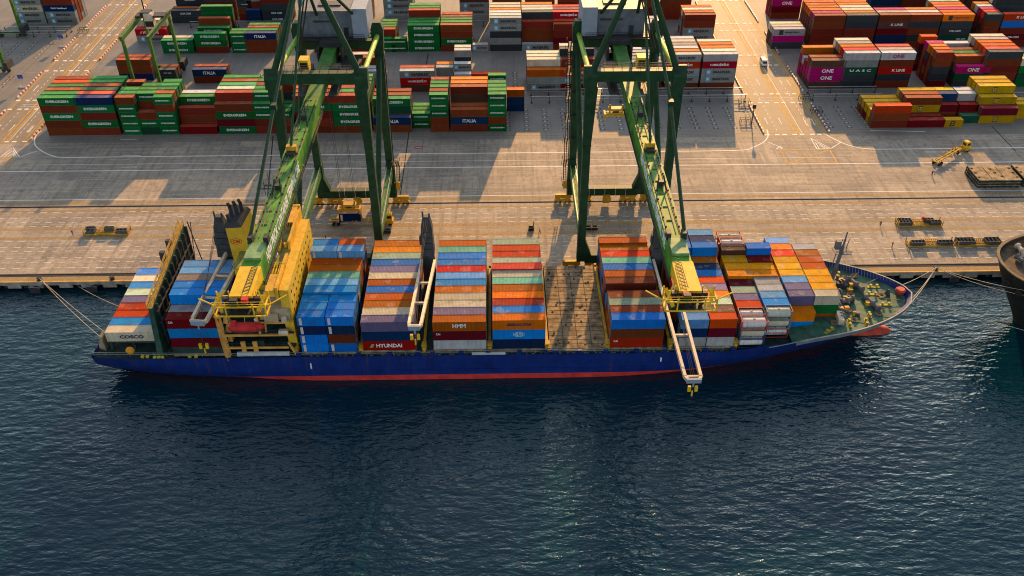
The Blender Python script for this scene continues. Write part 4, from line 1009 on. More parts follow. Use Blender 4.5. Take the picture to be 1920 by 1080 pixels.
b.build('railing', YEL, dh)
b = MB(); b.lathe((-49.8, 165.5, 21.6), (0, 0, 1), [(0, .3), (.5, .7), (1.1, .75), (1.6, .4), (1.7, .1)], 14); b.build('radome', paint('radome_white', (.7,.7,.7), .4, .05, 0), dh)
b = MB(); b.box(-50.8, -49.2, 168, 171.0, 21.62, 23.2); b.box(-50.6, -49.6, 171.8, 173, 21.62, 22.5); b.box(-48.6, -47.9, 169.5, 170.3, 21.62, 22.6); b.build('deck_locker', M_SUP, dh)
# near-side galleries, orange legs and tween decks
ORG = paint('gallery_orange', (.66, .34, .07), .55, .25, .25)
b = MB(); b.beam((-61.0, 152.6, 15.6), (-60.2, 151.7, 4.0), 1.2, 1.0); b.box(-60.4, -45.0, 151.8, 152.2, 10.3, 10.75); b.box(-60.4, -46.5, 151.5, 151.9, 7.0, 7.4)
for xx in (-56.4, -53.8): b.box(xx-.5, xx+.5, 151.6, 152.1, 7.4, 8.8); b.box(xx-.5, xx+.5, 151.5, 151.9, 5.2, 6.9)
b.box(-52.2, -45.2, 152.0, 152.4, 13.6, 13.95); b.beam((-52.3, 152.2, 16.8), (-52.3, 152.2, 10.5), .4); b.beam((-46.4, 151.8, 8.6), (-45.0, 151.5, 5), .4)
for k in range(3): b.hexa([(-60.2, 153+k*.1, 13.0-k*2.6), (-59.0, 153, 13.0-k*2.6), (-59.0, 156, 13.0-k*2.6), (-60.2, 156, 13.0-k*2.6), (-59.8, 153.6, 15.0-k*2.6), (-59.2, 153.6, 15.0-k*2.6), (-59.2, 155.6, 15.0-k*2.6), (-59.8, 155.6, 15.0-k*2.6)])
b.build('gallery_frame', ORG, ship_o)
b = MB(); b.box(-60.2, -45.2, 152.2, 158.5, 10.1, 10.3); b.box(-60.2, -45.2, 152.0, 158.5, 6.8, 7.0); b.box(-59.8, -45.4, 158, 158.5, 5, 14.4); b.rail([(-60, 152.1, 10.75), (-45.3, 152.1, 10.75)], 1, .03, 1.2); b.rail([(-60, 151.8, 7.4), (-46.6, 151.8, 7.4)], 1, .03, 1.2); b.box(-53.2, -51.9, 152.2, 153.2, 7.0, 8.6); b.build('gallery_deck', M_DKG, ship_o)
b = MB(); b.prism([(-52.0, 153.0), (-45.3, 153.0), (-45.3, 161.8), (-52.0, 161.8)], 13.95, 17.0); b.box(-50.8, -47.8, 152.3, 153, 13.95, 16.0); b.build('accommodation_block', paint('dusty_deck', (.42, .32, .20), .75, .3, .1), ship_o)
b = MB(); b.lathe((-46.6, 152.4, 14), (0, 0, 1), [(0, .6), (1.2, .6), (1.25, .35), (1.3, .1)], 12); b.build('tank_drum', M_CRM, ship_o); b = MB(); b.lathe((-52.6, 152.4, 13.6), (0, 0, 1), [(0, .5), (1.1, .5), (1.3, .2)], 12); b.build('tank_drum', M_CRM, ship_o); b = MB(); b.tube((-48.2, 152.5, 10.9), (-46.2, 152.5, 10.9), .75, n=14); b.build('tank_drum', M_CRM, ship_o)
b = MB(); b.tube((-58.0, 151.35, 5.7), (-46.5, 151.35, 5.7), .55, n=10); b.build('accommodation_ladder', paint('gangway_grey', (.40,.42,.42), .5, .2, .1), ship_o)
# lifeboat: hangs in its davits, so a thing of its own
lb = thing('lifeboat', 'bright red enclosed lifeboat hanging beside the yellow deckhouse', 'lifeboat', (-54.6, 150.9, 12.7))
b = MB(); n = 12
secs = [(-3.9, .15, 1.0, .5), (-3.4, .75, .35, 1.7), (-2.2, 1.15, .05, 1.9), (0, 1.25, 0, 2.0), (2.0, 1.15, .05, 1.95), (3.2, .75, .3, 1.7), (4.0, .2, .9, 1.3)]
for i, (x, w, z0, z1) in enumerate(secs):
    for k in range(n):
        a = 2*math.pi*k/n; cz = math.sin(a); b.v.append((x, w*math.copysign(abs(math.cos(a))**.7, math.cos(a)), (z0+z1)/2+(z1-z0)/2*cz))
for i in range(len(secs)-1):
    for k in range(n): b.f.append((i*n+k, i*n+(k+1) % n, (i+1)*n+(k+1) % n, (i+1)*n+k)); b.mi.append(0)
b.f += [tuple(range(n)), tuple(range((len(secs)-1)*n, len(secs)*n))]; b.mi += [0, 0]
b.build('boat_body', RED, lb, True)
b = MB(); b.hexa([(-3.2, -.6, 1.75), (-1.8, -.6, 1.85), (-1.8, .6, 1.85), (-3.2, .6, 1.75), (-2.9, -.5, 2.6), (-2.1, -.5, 2.6), (-2.1, .5, 2.6), (-2.9, .5, 2.6)]); b.build('conning_hood', RED, lb)
b = MB(); b.box(2.2, 2.7, -.9, -.85, 1.1, 1.6); b.tube((-4, -1.3, .9), (4, -1.3, .9), .04, n=5); b.build('boat_window', GLASS, lb)
b = MB()
for x in (-59.0, -51.2): b.beam((x, 153.0, 10.5), (x, 154.6, 15.4), .4); b.beam((x, 154.6, 15.4), (x, 153.2, 16.6), .4)
b.beam((-59, 153.4, 16.4), (-51.2, 153.4, 16.4), .3); b.tube((-54.6, 150.9, 15.2), (-54.3, 151.6, 18.2), .06, n=5); b.beam((-54.3, 151.6, 18.2), (-54.3, 155, 18.6), .25)
b.build('davit', ORG, ship_o)
# funnel
b = MB(); b.add([(-60.4, 169.6, 12), (-55.8, 169.6, 12), (-55.8, 176.6, 12), (-60.4, 176.6, 12), (-60.9, 169.6, 27.0), (-57.4, 169.6, 27.2), (-56.4, 175.6, 28.0), (-60.9, 177, 27.4)], [(3,2,1,0),(4,5,6,7),(0,1,5,4),(1,2,6,5),(2,3,7,6),(3,0,4,7)])
fu = b.build('funnel', paint('funnel_yellow', (.62, .38, .02), .5, .12, .05), ship_o)
b = MB(); b.hexa([(-61.1, 169.4, 27.05), (-57.3, 169.4, 27.25), (-56.3, 175.7, 28.05), (-61.1, 177.1, 27.45), (-60.9, 170, 28.0), (-57.8, 170, 28.2), (-56.9, 175.4, 29.0), (-60.9, 176.6, 28.5)]); b.build('funnel_top', M_DARK, fu)
b = MB()
for k in range(3): b.tube((-59.8+k*1.0, 172.5+k*.8, 27.8), (-60.0+k*1.0, 172.8+k*.8, 30.6), .42, .4, 10); b.tube((-60.0+k, 172.8+k*.8, 30.6), (-60.5+k, 173.4+k*.8, 31.1), .4, .36, 10)
b.tube((-60.2, 171, 28), (-60.4, 171, 29.6), .3); b.build('exhaust_pipe', M_SOOT, fu)
b = MB(); cx, cz = -59.1, 23.4
for k in range(24):
    a, c = 2*math.pi*k/24, 2*math.pi*(k+1)/24
    b.beam((cx+1.25*math.cos(a), 169.58, cz+.75*math.sin(a)), (cx+1.25*math.cos(c), 169.58, cz+.75*math.sin(c)), .1, .1)
b.build('funnel_emblem', RED, fu)
o = letter(text_mesh('CM', .8, RED), fu, (cx, 169.56, cz), FRONT, 'emblem_letters')
# radar mast behind the boom
b = MB(); b.tube((-50.8, 179, 24), (-50.8, 179, 33), .5, .3); b.box(-52.6, -49.2, 177.8, 180.4, 30.0, 30.4); b.box(-53.2, -48.6, 178.8, 179.2, 32.2, 32.5); b.tube((-53, 178, 30.4), (-53, 178, 34), .08, n=6); b.tube((-52, 180, 30.4), (-52.4, 180, 35), .07, n=6)
b.beam((-54.2, 179, 31.5), (-51, 179, 31.5), .25); b.build('radar_mast', M_CRD, ship_o)
# ship's own cranes -----------------------------------------------------------
def deck_crane(px, py, z1, tip, spread, hookz, w=2.6, foot=None):
    p = MB(); p.lathe((px, py, 4), (0, 0, 1), [(0, w*.62), (z1*.45, w*.6), (z1-8, w*.55)], 16)
    cr = p.build('deck_crane', M_CRD, ship_o)
    p = MB(); p.hexa([(px-w*.62, py-1.6, z1-4.5), (px+w*.62, py-1.6, z1-4.5), (px+w*.62, py+1.7, z1-4.5), (px-w*.62, py+1.7, z1-4.5), (px-w*.5, py-.9, z1+3.2), (px+w*.5, py-.9, z1+3.2), (px+w*.5, py+1.5, z1+3.2), (px-w*.5, py+1.5, z1+3.2)])
    p.hexa([(px-w*.5, py-.9, z1+3.2), (px+w*.5, py-.9, z1+3.2), (px+w*.5, py+1.5, z1+3.2), (px-w*.5, py+1.5, z1+3.2), (px-w*.3, py-.3, z1+5.6), (px+w*.3, py-.3, z1+5.6), (px+w*.3, py+1.0, z1+5.6), (px-w*.3, py+1.0, z1+5.6)])
    for zz in (-3, -1.5, 0, 1.5): p.box(px-w*.4, px+w*.4, py-1.75+.1*(zz+3), py-1.55+.1*(zz+3), z1+zz, z1+zz+.5)
    p.tube((px-w*.3, py, z1+5.4), (px-w*.3, py, z1+7), .2, n=6); p.tube((px+w*.3, py, z1+5.4), (px+w*.3, py, z1+6.5), .2, n=6); p.box(px-w*.75, px-w*.5, py-.5, py+.8, z1-2, z1+.4)
    p.build('crane_house', M_CRD, cr)
    f = Vector(foot or (px, py-1.5, z1-6)); tp = Vector(tip); d = (tp-f).normalized(); sd = d.cross(Vector((0, 0, 1))).normalized()
    p = MB(); W0 = spread; L = (tp-f).length
    for e in (-1, 1):
        p.beam(f+sd*e*W0, tp+sd*e*W0*.8-d*1.2, .62, .9); p.beam(tp+sd*e*W0*.8-d*1.2, tp+sd*e*W0*.55, .6, .8)
    for k in (.36, .66, .97): c = f+d*L*k; p.beam(c-sd*W0, c+sd*W0, .45, .45)
    j = p.build('jib', M_CRM, cr)
    p = MB(); p.beam(tp-sd*W0*.75, tp+sd*W0*.75, .5, 1.0); p.beam(tp+Vector((0, 0, -.3)), tp+Vector((0, 0, -1.6)), .3); p.build('jib_head', GREYL, j)
    p = MB()
    for e in (-.7, .7): p.beam(Vector((tp.x+e, tp.y, hookz+1.3)), Vector((tp.x+e, tp.y, hookz)), .5, .6)
    p.beam((tp.x, tp.y, hookz), (tp.x, tp.y, hookz-1.4), .28); p.build('hook_block', YEL, j)
    p = MB(); p.tube((tp.x, tp.y, tp.z-.5), (tp.x, tp.y, hookz+.5), .06, n=5)
    for e in (-.5, 0, .5): p.tube((px+e, py-.4, z1+5.4), tp-d*1.0+sd*e*.8, .05, n=5)
    p.build('rope', ROPE, j)
deck_crane(-63.3, 173.5, 22.0, (-63.9, 149.0, 16.5), 2.0, 9.5, 2.7, (-60.8, 172.5, 18.5))
deck_crane(-16.7, 176.5, 19.5, (-17.5, 143.2, 19.3), 1.55, 16.2, 2.5)
deck_crane(38.0, 176.5, 19.0, (39.1, 133.0, 13.0), 2.0, 10.2, 2.5, (38.9, 175.0, 13.0))
# forecastle ------------------------------------------------------------------
def fz(x): return top(x)-1.15
b = MB(); b.beam((78.8, 170.5, 6), (81.5, 174.5, 17), 1.0, 1.0, w2=.7, h2=.7); b.box(79.6, 83.4, 173.2, 176.2, 15.2, 15.4); b.rail([(79.6, 173.2, 15.4), (83.4, 173.2, 15.4)], .9); b.tube((81.5, 174.5, 17), (82, 175.2, 20.5), .25, .15); b.box(79.6, 80.8, 174, 175, 16.2, 18.4)
for e in (0, .8, 1.6): b.tube((81.2+e, 175.4, 15.4), (81.4+e, 175.4, 18.2), .1, n=6)
b.tube((77.6, 170.5, 7), (80.2, 174.2, 15.3), .1, n=6); b.build('foremast', paint('mast_grey', (.10, .11, .125), .5, .3, .1), ship_o)
M_WIN = paint('winch_grey', (.13, .13, .14), .55, .4, .3); BY = paint('bollard_ochre', (.45, .36, .03), .6, .3, .25)
def winch(x, y, rz, ln):
    g = MB(); z = fz(x)+.75
    c, s_ = math.cos(rz), math.sin(rz)
    def P(a, bb_=0, zz=0): return (x+a*c-bb_*s_, y+a*s_+bb_*c, z+zz)
    ax = (c, s_, 0)
    g.lathe(P(-ln/2), ax, [(0, .85), (.15, .85), (.2, .55), (ln*.32, .55), (ln*.36, .85), (ln*.42, .85), (ln*.45, .55), (ln*.78, .55), (ln*.82, .85), (ln*.86, .85), (ln*.87, .35), (ln, .35)], 14)
    for a in (-ln/2+.1, 0, ln/2-.4): q = P(a); g.box(q[0]-.35, q[0]+.35, q[1]-.35, q[1]+.35, fz(x), z)
    w_ = g.build('mooring_winch', M_WIN, ship_o)
    g = MB(); q = P(ln*.02, .9); g.box(q[0]-.5, q[0]+.5, q[1]-.5, q[1]+.5, fz(x), fz(x)+1.0); g.build('winch_motor', YELD, w_)
winch(85.3, 171.6, R(112), 5.6); winch(86.9, 164.3, R(108), 5.6); winch(79.3, 168.0, R(15), 4.2); winch(79.0, 163.6, R(60), 4.5); winch(81.6, 165.2, R(20), 4.0); winch(78.6, 160.0, R(80), 3.2); winch(82.8, 172.2, R(20), 2.4)
def pair(x, y, rz, ln=1.5):
    g = MB(); c, s_ = math.cos(rz), math.sin(rz)
    for e in (-ln/2, ln/2): g.lathe((x+e*c, y+e*s_, fz(x)+.1), (0, 0, 1), [(0, .26), (.5, .25), (.52, .33), (.7, .33)], 10)
    g.beam((x-c*ln, y-s_*ln, fz(x)+.08), (x+c*ln, y+s_*ln, fz(x)+.08), .7, .1); g.build('double_bollard', BY, ship_o)
for a in ((89.8, 171.0, 0), (90.3, 164.0, 0), (83.6, 157.6, R(80)), (74.3, 154.8, R(35)), (88.5, 168.1, R(-8)), (79.7, 157.4, R(80)), (85.2, 160.2, R(90), .8), (79.5, 176.6, 0), (82.6, 175.6, R(60)), (73.2, 178.4, 0)): pair(*a)
for sd_ in (-1, 1):
    b = MB()
    for k in range(30):      # bulwark stays round the bow
        x = 78+k*.62; z = top(x); h = half(x, z)-.05
        if h < 1.2: continue
        b.hexa([(x-.05, CYL+sd_*h, z-1.1), (x+.05, CYL+sd_*h, z-1.1), (x+.05, CYL+sd_*(h-1.3), z-1.14), (x-.05, CYL+sd_*(h-1.3), z-1.14), (x-.05, CYL+sd_*h, z-.05), (x+.05, CYL+sd_*h, z-.05), (x+.05, CYL+sd_*(h-.25), z-.05), (x-.05, CYL+sd_*(h-.25), z-.05)])
    b.build('bulwark_stay', paint('bulwark_grey', (.16, .19, .19), .6, .3, .15), ship_o)
for sd_ in (-1, 1):       # inside of the bulwark
    b = MB()
    Q = [(x, CYL+sd_*(half(x, top(x))-.1), top(x)) for x in [66+i*.6 for i in range(52)]]
    for p, q in zip(Q, Q[1:]): b.quad((p[0], p[1], p[2]-1.15), (q[0], q[1], q[2]-1.15), (q[0], q[1], q[2]), (p[0], p[1], p[2]))
    b.build('bulwark_lining', paint('bulwark_grey', (.16, .19, .19), .6, .3, .15), ship_o)
b = MB(); pts = [(x, CYL-half(x, top(x))+.02, top(x)) for x in [60+i*.75 for i in range(49)]] + [(97.35, CYL, 8.42)] + [(x, CYL+half(x, top(x))-.02, top(x)) for x in [96.6-i*.75 for i in range(50)]]
for p, q in zip(pts, pts[1:]): b.beam(p, q, .3, .12)
b.build('bulwark_cap', paint('cap_grey', (.34, .32, .31), .6, .3, .3), ship_o)
b = MB(); b.lathe((95.2, CYL+1.2, 7.4), (0, 0, 1), [(0, 1.0), (.9, 1.2), (1.3, .9)], 12); b.build('bow_chock', M_BULB, ship_o)
rr = random.Random(5)
for cx_, cy_ in ((80.8, 162.2), (83.4, 168.0), (87.6, 160.8), (84.2, 174.6), (77.9, 164.6), (90.6, 167.6), (86.8, 175.6), (81.2, 158.6), (76.4, 157.6), (76.2, 174.2)):
    b = MB(); zc = fz(cx_)+.08      # coiled mooring lines on the deck
    for ring in range(3):
        r_ = .45+.22*ring
        for k in range(12): a, c = 2*math.pi*k/12, 2*math.pi*(k+1)/12; b.beam((cx_+r_*math.cos(a), cy_+r_*math.sin(a), zc+.05*ring), (cx_+r_*math.cos(c), cy_+r_*math.sin(c), zc+.05*ring), .14)
    b.build('rope_coil', paint('rope_brown', (.26, .19, .11), .8, .3, .1), ship_o)
for p, q in (((86.0, 170), (93.5, 175)), ((87, 163), (92.6, 160.3)), ((80, 161.5), (86, 158.2)), ((88, 166), (95.2, 165)), ((85, 173), (88.5, 177.2))):
    b = MB(); b.beam((p[0], p[1], fz(p[0])+.9), (q[0], q[1], fz(q[0])+.5), .1); b.build('deck_rope', paint('rope_brown', (.26, .19, .11), .8, .3, .1), ship_o)
for k in range(9):
    x_, y_ = rr.uniform(77.5, 84), rr.uniform(158, 176); b = MB(); w_ = rr.uniform(.3, .7); b.box(x_-w_, x_+w_, y_-w_*.7, y_+w_*.7, fz(x_), fz(x_)+rr.uniform(.5, 1.3)); b.build('deck_box', [M_CRD, M_WIN, YELD, ORG][k % 4], ship_o)
b = MB(); b.hexa([(91.6, 167.4, 7.25), (92.6, 167.4, 7.25), (92.6, 168.6, 7.25), (91.6, 168.6, 7.25), (92, 167.8, 8.8), (92.3, 167.8, 8.8), (92.3, 168.2, 8.8), (92, 168.2, 8.8)]); b.build('vent_post', M_CRD, ship_o)
b = MB(); b.lathe((83, 171.5, 7.2), (0, 0, 1), [(0, .9), (.8, .9), (1, .5)], 12); b.build('hatch_drum', M_CRD, ship_o)
b = MB(); b.hexa([(77.0, 156.8, 4.9), (78.6, 156.4, 4.9), (79.2, 160.8, 4.9), (77.5, 161, 4.9), (77.0, 157.2, 8.6), (78.2, 157.0, 8.6), (78.6, 160.4, 8.6), (77.4, 160.6, 8.6)]); b.build('breakwater', M_CRM, ship_o)
# mooring ropes
M_ROPE = paint('mooring_rope', (.50, .40, .27), .8, .2, .0)
def rope(p, q, sag, r, lab, grp):
    g = MB(); p, q = Vector(p), Vector(q); n = 12
    pts = [p.lerp(q, i/n)-Vector((0, 0, sag*4*(i/n)*(1-i/n))) for i in range(n+1)]
    for a, c in zip(pts, pts[1:]): g.tube(a, c, r, n=6)
    tag(g.build('mooring_rope', M_ROPE), lab, 'rope', grp)
bp, sp_ = (113.4, QY+.95, .9), (-117.5, QY+.95, .9)
rope((-89.2, 159.2, 5.2), sp_, .7, .075, 'upper mooring rope from the ship stern to the left quay bollard', 'mooring ropes at the stern')
rope((-89.4, 157.6, 4.6), sp_, 1.2, .075, 'lower mooring rope from the ship stern to the left quay bollard', 'mooring ropes at the stern')
rope((-88.5, 168, 6.0), (-108, QY+.3, -1.5), .5, .06, 'thin mooring rope behind the two stern ropes, reaching the quay front', 'mooring ropes at the stern')
rope((96.0, 170.2, 8.3), bp, .4, .075, 'short mooring rope from the bow tip up to the quay bollard', 'mooring ropes at the bow')
rope((96.2, 164.6, 8.2), bp, .8, .075, 'upper of the paired ropes from the green bow to the quay bollard', 'mooring ropes at the bow')
rope((95.8, 163.6, 7.9), bp, 1.1, .075, 'lower of the paired ropes from the green bow to the quay bollard', 'mooring ropes at the bow')
# second ship, only her dark bow in the frame -----------------------------------
s2 = thing('moored_ship', 'dark grey bow of a second ship at the right edge', 'ship', (126, 169, 0))
M_H2 = paint('second_hull', (.014, .017, .015), .55, .4, .1, scale=.3)
b = MB(); NB = 14
L2 = [(-6, 3), (-2.5, .1), (0, -1), (4, -3.2), (8, -5.6), (12, -7.4), (15.0, -8.4)]
for z, xt in L2:
    for k in range(2*NB+1):
        t = (k-NB)/NB; fl = .55+.45*(z+6)/21.4
        b.v.append((xt+9*t*t+13*t**4+(1-(z+6)/21)*14*abs(t)**1.5, t*15.5*fl**(.6)*(1 if True else 0), z))
w_ = 2*NB+1
for j in range(len(L2)-1):
    for k in range(w_-1): a = j*w_+k; b.f.append((a, a+1, a+w_+1, a+w_)); b.mi.append(0)
b.build('hull', M_H2, s2, True)
b = MB(); P = [(b_[0]+.3, b_[1]*.97, 14.5) for b_ in []]
vs = []
for k in range(2*NB+1):
    t = (k-NB)/NB; vs.append((-8.1+9*t*t+13*t**4, t*15.3, 13.9))
b.add(vs, [tuple(range(len(vs)))]); b.build('deck', paint('old_deck', (.11, .08, .05), .8, .6, .5), s2)
b = MB()
for p, q in zip(vs, vs[1:]): b.beam((p[0]-.2, p[1], 15.05), (q[0]-.2, q[1], 15.05), .7, .3)
b.build('bulwark_cap', paint('cap_ochre', (.15, .10, .04), .6, .4, .3), s2)
rr = random.Random(3)
for k in range(10):
    g = MB(); x, y = rr.uniform(-5.5, 6), rr.uniform(-8, 9)
    g.lathe((x, y, 14.8), (rr.random()-.5, rr.random(), 0), [(0, .8), (.2, .8), (.25, .5), (2, .5), (2.1, .8), (2.3, .8)], 12); g.box(x-.5, x+.9, y-1.2, y-.4, 13.9, 15.0)
    g.build('mooring_winch', [M_WIN, ORG, M_CRM][k % 3], s2)
for k in (0, 1):
    b = MB(); b.lathe((-7.2+k*1.2, -2.5-k*3.6, 11.6-k*.4), (-.85, -.5, -.1), [(0, .55), (.35, .85), (.5, .5)], 12)
    b.build('hawse_pipe', M_H2, s2)
rope((120.6, 162.0, 12.6), bp, .6, .06, 'upper rope from the dark second bow to the quay bollard', 'mooring ropes of the second ship')
rope((121.3, 160.2, 12.2), bp, 1.0, .06, 'lower rope from the dark second bow to the quay bollard', 'mooring ropes of the second ship')
rope((96.8, 167.0, 7.6), (150, 150, 1.0), 1.2, .06, 'long rope from the bow tip running right above the water', 'mooring ropes at the bow')
# ------------------------------------------------------------------ yard cranes
def rtg(x, y0, y1, lab, W=9.0, ht=21.0, trolley=.8):
    t = thing('yard_gantry_crane', lab, 'yard crane', (x, y0, 0), group='rubber tyred yard cranes'); D = y1-y0
    YG = paint('gantry_green', (.045, .14, .012), .5, .3, .1)
    for yy in (0, D):
        for xx in (0, W):
            b = MB(); b.hexa([(xx-.55, yy-.6, 1.6), (xx+.55, yy-.6, 1.6), (xx+.55, yy+.6, 1.6), (xx-.55, yy+.6, 1.6), (xx-.4, yy-.5, ht), (xx+.4, yy-.5, ht), (xx+.4, yy+.5, ht), (xx-.4, yy+.5, ht)]); b.build('leg', YG, t)
        b = MB(); b.box(-1.2, W+1.2, yy-.5, yy+.5, 1.2, 2.2); b.build('sill_beam', YG, t)
        for xx in (-.9, .9, W-.9, W+.9):
            b = MB(); b.tube((xx, yy-.3, .75), (xx, yy+.3, .75), .75, n=14); b.build('wheel', M_DARK, t)
    for xx in (0, W):
        b = MB(); b.box(xx-.5, xx+.5, -1.2, D+1.2, ht, ht+1.5); gd = b.build('girder', YG, t)
        b = MB(); b.rail([(xx-(.7 if xx == 0 else -.7), -1, ht+.6), (xx-(.7 if xx == 0 else -.7), D+1, ht+.6)], 1.1, .05, 1.6); b.build('handrail', M_DARK, gd)
    yy = D*trolley
    b = MB(); b.box(-.6, W+.6, yy-2, yy+2, ht+1.5, ht+2.1); b.box(1.2, 4.6, yy-1.6, yy+1.8, ht+2.1, ht+3.2); b.build('trolley', M_DARK, t)
    b = MB(); b.box(2.6, 5.6, yy-2.4, yy+.2, ht-2.4, ht+2.9); b.build('machine_cabin', M_CRM, t)
    b = MB(); b.box(2.7, 5.5, yy-2.46, yy-2.40, ht-1.6, ht+.4); b.build('window', GLASS, t)
    b = MB(); b.box(W+.7, W+2.2, D-2.5, D+2.5, 1.8, 4.4); b.build('power_pack', M_DARK, t)
    return t
rtg(-126.0, 295.4, 318.4, 'green yard gantry crane straddling the brown stack behind the quay side block')
rtg(-199.0, 331.3, 353.5, 'green yard gantry crane at the left photo edge before the grey stacks')
rtg(-190.5, 295.4, 318.4, 'green yard gantry crane, only one corner showing at the left edge')
# ------------------------------------------------------------------ vehicles
TYRE = paint('black_rubber', (.018,.018,.018), .75, .2, 0)
def truck(loc, rz, lab, grp, kink=0.0, gear=True):
    """x forward; trailer behind the coupling at x=0"""
    t = thing('terminal_tractor', lab, 'truck', loc, rz, grp)
    c, s_ = math.cos(kink), math.sin(kink)
    def K(x, y, z): return (x*c-y*s_, x*s_+y*c, z)
    def kbox(g, x0, x1, y0, y1, z0, z1): g.hexa([K(*p) for p in ((x0,y0,z0),(x1,y0,z0),(x1,y1,z0),(x0,y1,z0),(x0,y0,z1),(x1,y0,z1),(x1,y1,z1),(x0,y1,z1))])
    g = MB(); kbox(g, -1.2, 4.0, -.55, .55, .75, 1.15); kbox(g, 2.2, 4.3, -1.2, 1.2, .7, 1.5); g.build('chassis', YELD, t)
    g = MB(); kbox(g, 2.3, 4.0, -.95, .95, 1.5, 3.3); g.hexa([K(*p) for p in ((2.35,-.9,3.3),(3.95,-.9,3.3),(3.95,.9,3.3),(2.35,.9,3.3),(2.5,-.75,3.42),(3.8,-.75,3.42),(3.8,.75,3.42),(2.5,.75,3.42))])
    cab = g.build('cab', paint('cab_yellow', (.72, .45, .02), .4, .1, .05), t)
    g = MB(); kbox(g, 3.98, 4.03, -.8, .8, 2.2, 3.1); kbox(g, 2.6, 3.8, -.98, -.93, 2.2, 3.05); kbox(g, 2.6, 3.8, .93, .98, 2.2, 3.05); kbox(g, 2.27, 2.32, -.7, .7, 2.2, 3.0); g.build('window', GLASS, cab)
    for x in (-.6, 3.4):
        for y in (-1.0, 1.0):
            g = MB(); g.tube(K(x, y-.18, .52), K(x, y+.18, .52), .52, n=14); g.build('wheel', TYRE, t)
    g = MB()
    for y in (-.45, .45): g.box(-13.2, .6, y-.12, y+.12, 1.15, 1.5)
    for x in (-13.1, -10.9, -8.9, -6.8, -4.6, -2.6, -.6, .5): g.box(x-.14, x+.14, -1.2, 1.2, 1.3, 1.52)
    for x in (-13.1, -6.9, -5.9, .5):
        for y in (-1, 1): g.hexa([(x-.16, y*1.1-.12, 1.5), (x+.16, y*1.1-.12, 1.5), (x+.16, y*1.1+.12, 1.5), (x-.16, y*1.1+.12, 1.5), (x-.18, y*1.35-.1, 2.0), (x+.18, y*1.35-.1, 2.0), (x+.18, y*1.35+.1, 2.0), (x-.18, y*1.35+.1, 2.0)])
    tr = g.build('trailer', YELD, t)
    for x in (-12.3, -11.0):
        for y in (-.95, .95):
            g = MB(); g.tube((x, y-.25, .5), (x, y+.25, .5), .5, n=14); g.build('wheel', TYRE, tr)
    return t
p0, p1 = at(1752, 311), at(1797, 284)
a_ = math.atan2(p1.y-p0.y, p1.x-p0.x)
truck((p0.x+13.2*math.cos(a_), p0.y+13.2*math.sin(a_), 0), a_, 'yellow terminal tractor with empty trailer turning on the apron at right', 'terminal tractors on the apron', R(-18))
q = at(730, 419)
truck((q.x-3.0, q.y, 0), 0, 'yellow terminal tractor under the left crane carrying the navy container', 'terminal tractors on the apron')
TRK = (q.x-3.0, q.y)
def car_van():
    p = at(1431, 121); t = thing('van', 'white van with dark windows driving on the right yard road', 'van', (p.x, p.y, 0), R(-92))
    prof = [(-2.5, .45), (2.45, .45), (2.55, .9), (2.3, 1.15), (1.7, 2.0), (1.3, 2.25), (-2.3, 2.25), (-2.55, 1.2)]
    b = MB(); n = len(prof)
    for sgn in (-1, 1):
        for x, z in prof: b.v.append((x, sgn*(.98 if z < 1.3 else .86), z))
    b.f = [tuple(range(n)), tuple(range(2*n-1, n-1, -1))]+[(i, n+i, n+(i+1) % n, (i+1) % n) for i in range(n)]; b.mi = [0]*len(b.f)
    b.build('body', paint('van_white', (.72, .72, .73), .3, .06, .02), t)
    b = MB()
    for y in (-.97, .97): b.add([(-2.2, y, 1.35), (1.75, y, 1.35), (1.5, y*.93, 2.0), (-2.1, y*.93, 2.0)], [(0,1,2,3)])
    b.add([(2.25, -.8, 1.28), (2.25, .8, 1.28), (1.76, .75, 2.0), (1.76, -.75, 2.0)], [(0,1,2,3)]); b.add([(-2.56, -.75, 1.4), (-2.56, .75, 1.4), (-2.42, .7, 2.05), (-2.42, -.7, 2.05)], [(0,1,2,3)]); b.build('window', GLASS, t)
    for x in (-1.6, 1.6):
        for y in (-.9, .9):
            b = MB(); b.tube((x, y-.12, .36), (x, y+.12, .36), .36, n=12); b.build('wheel', TYRE, t)
    for y in (-.7, .7):
        b = MB(); b.box(2.5, 2.58, y-.18, y+.18, .75, .95); b.build('headlight', GREYL, t)
car_van()
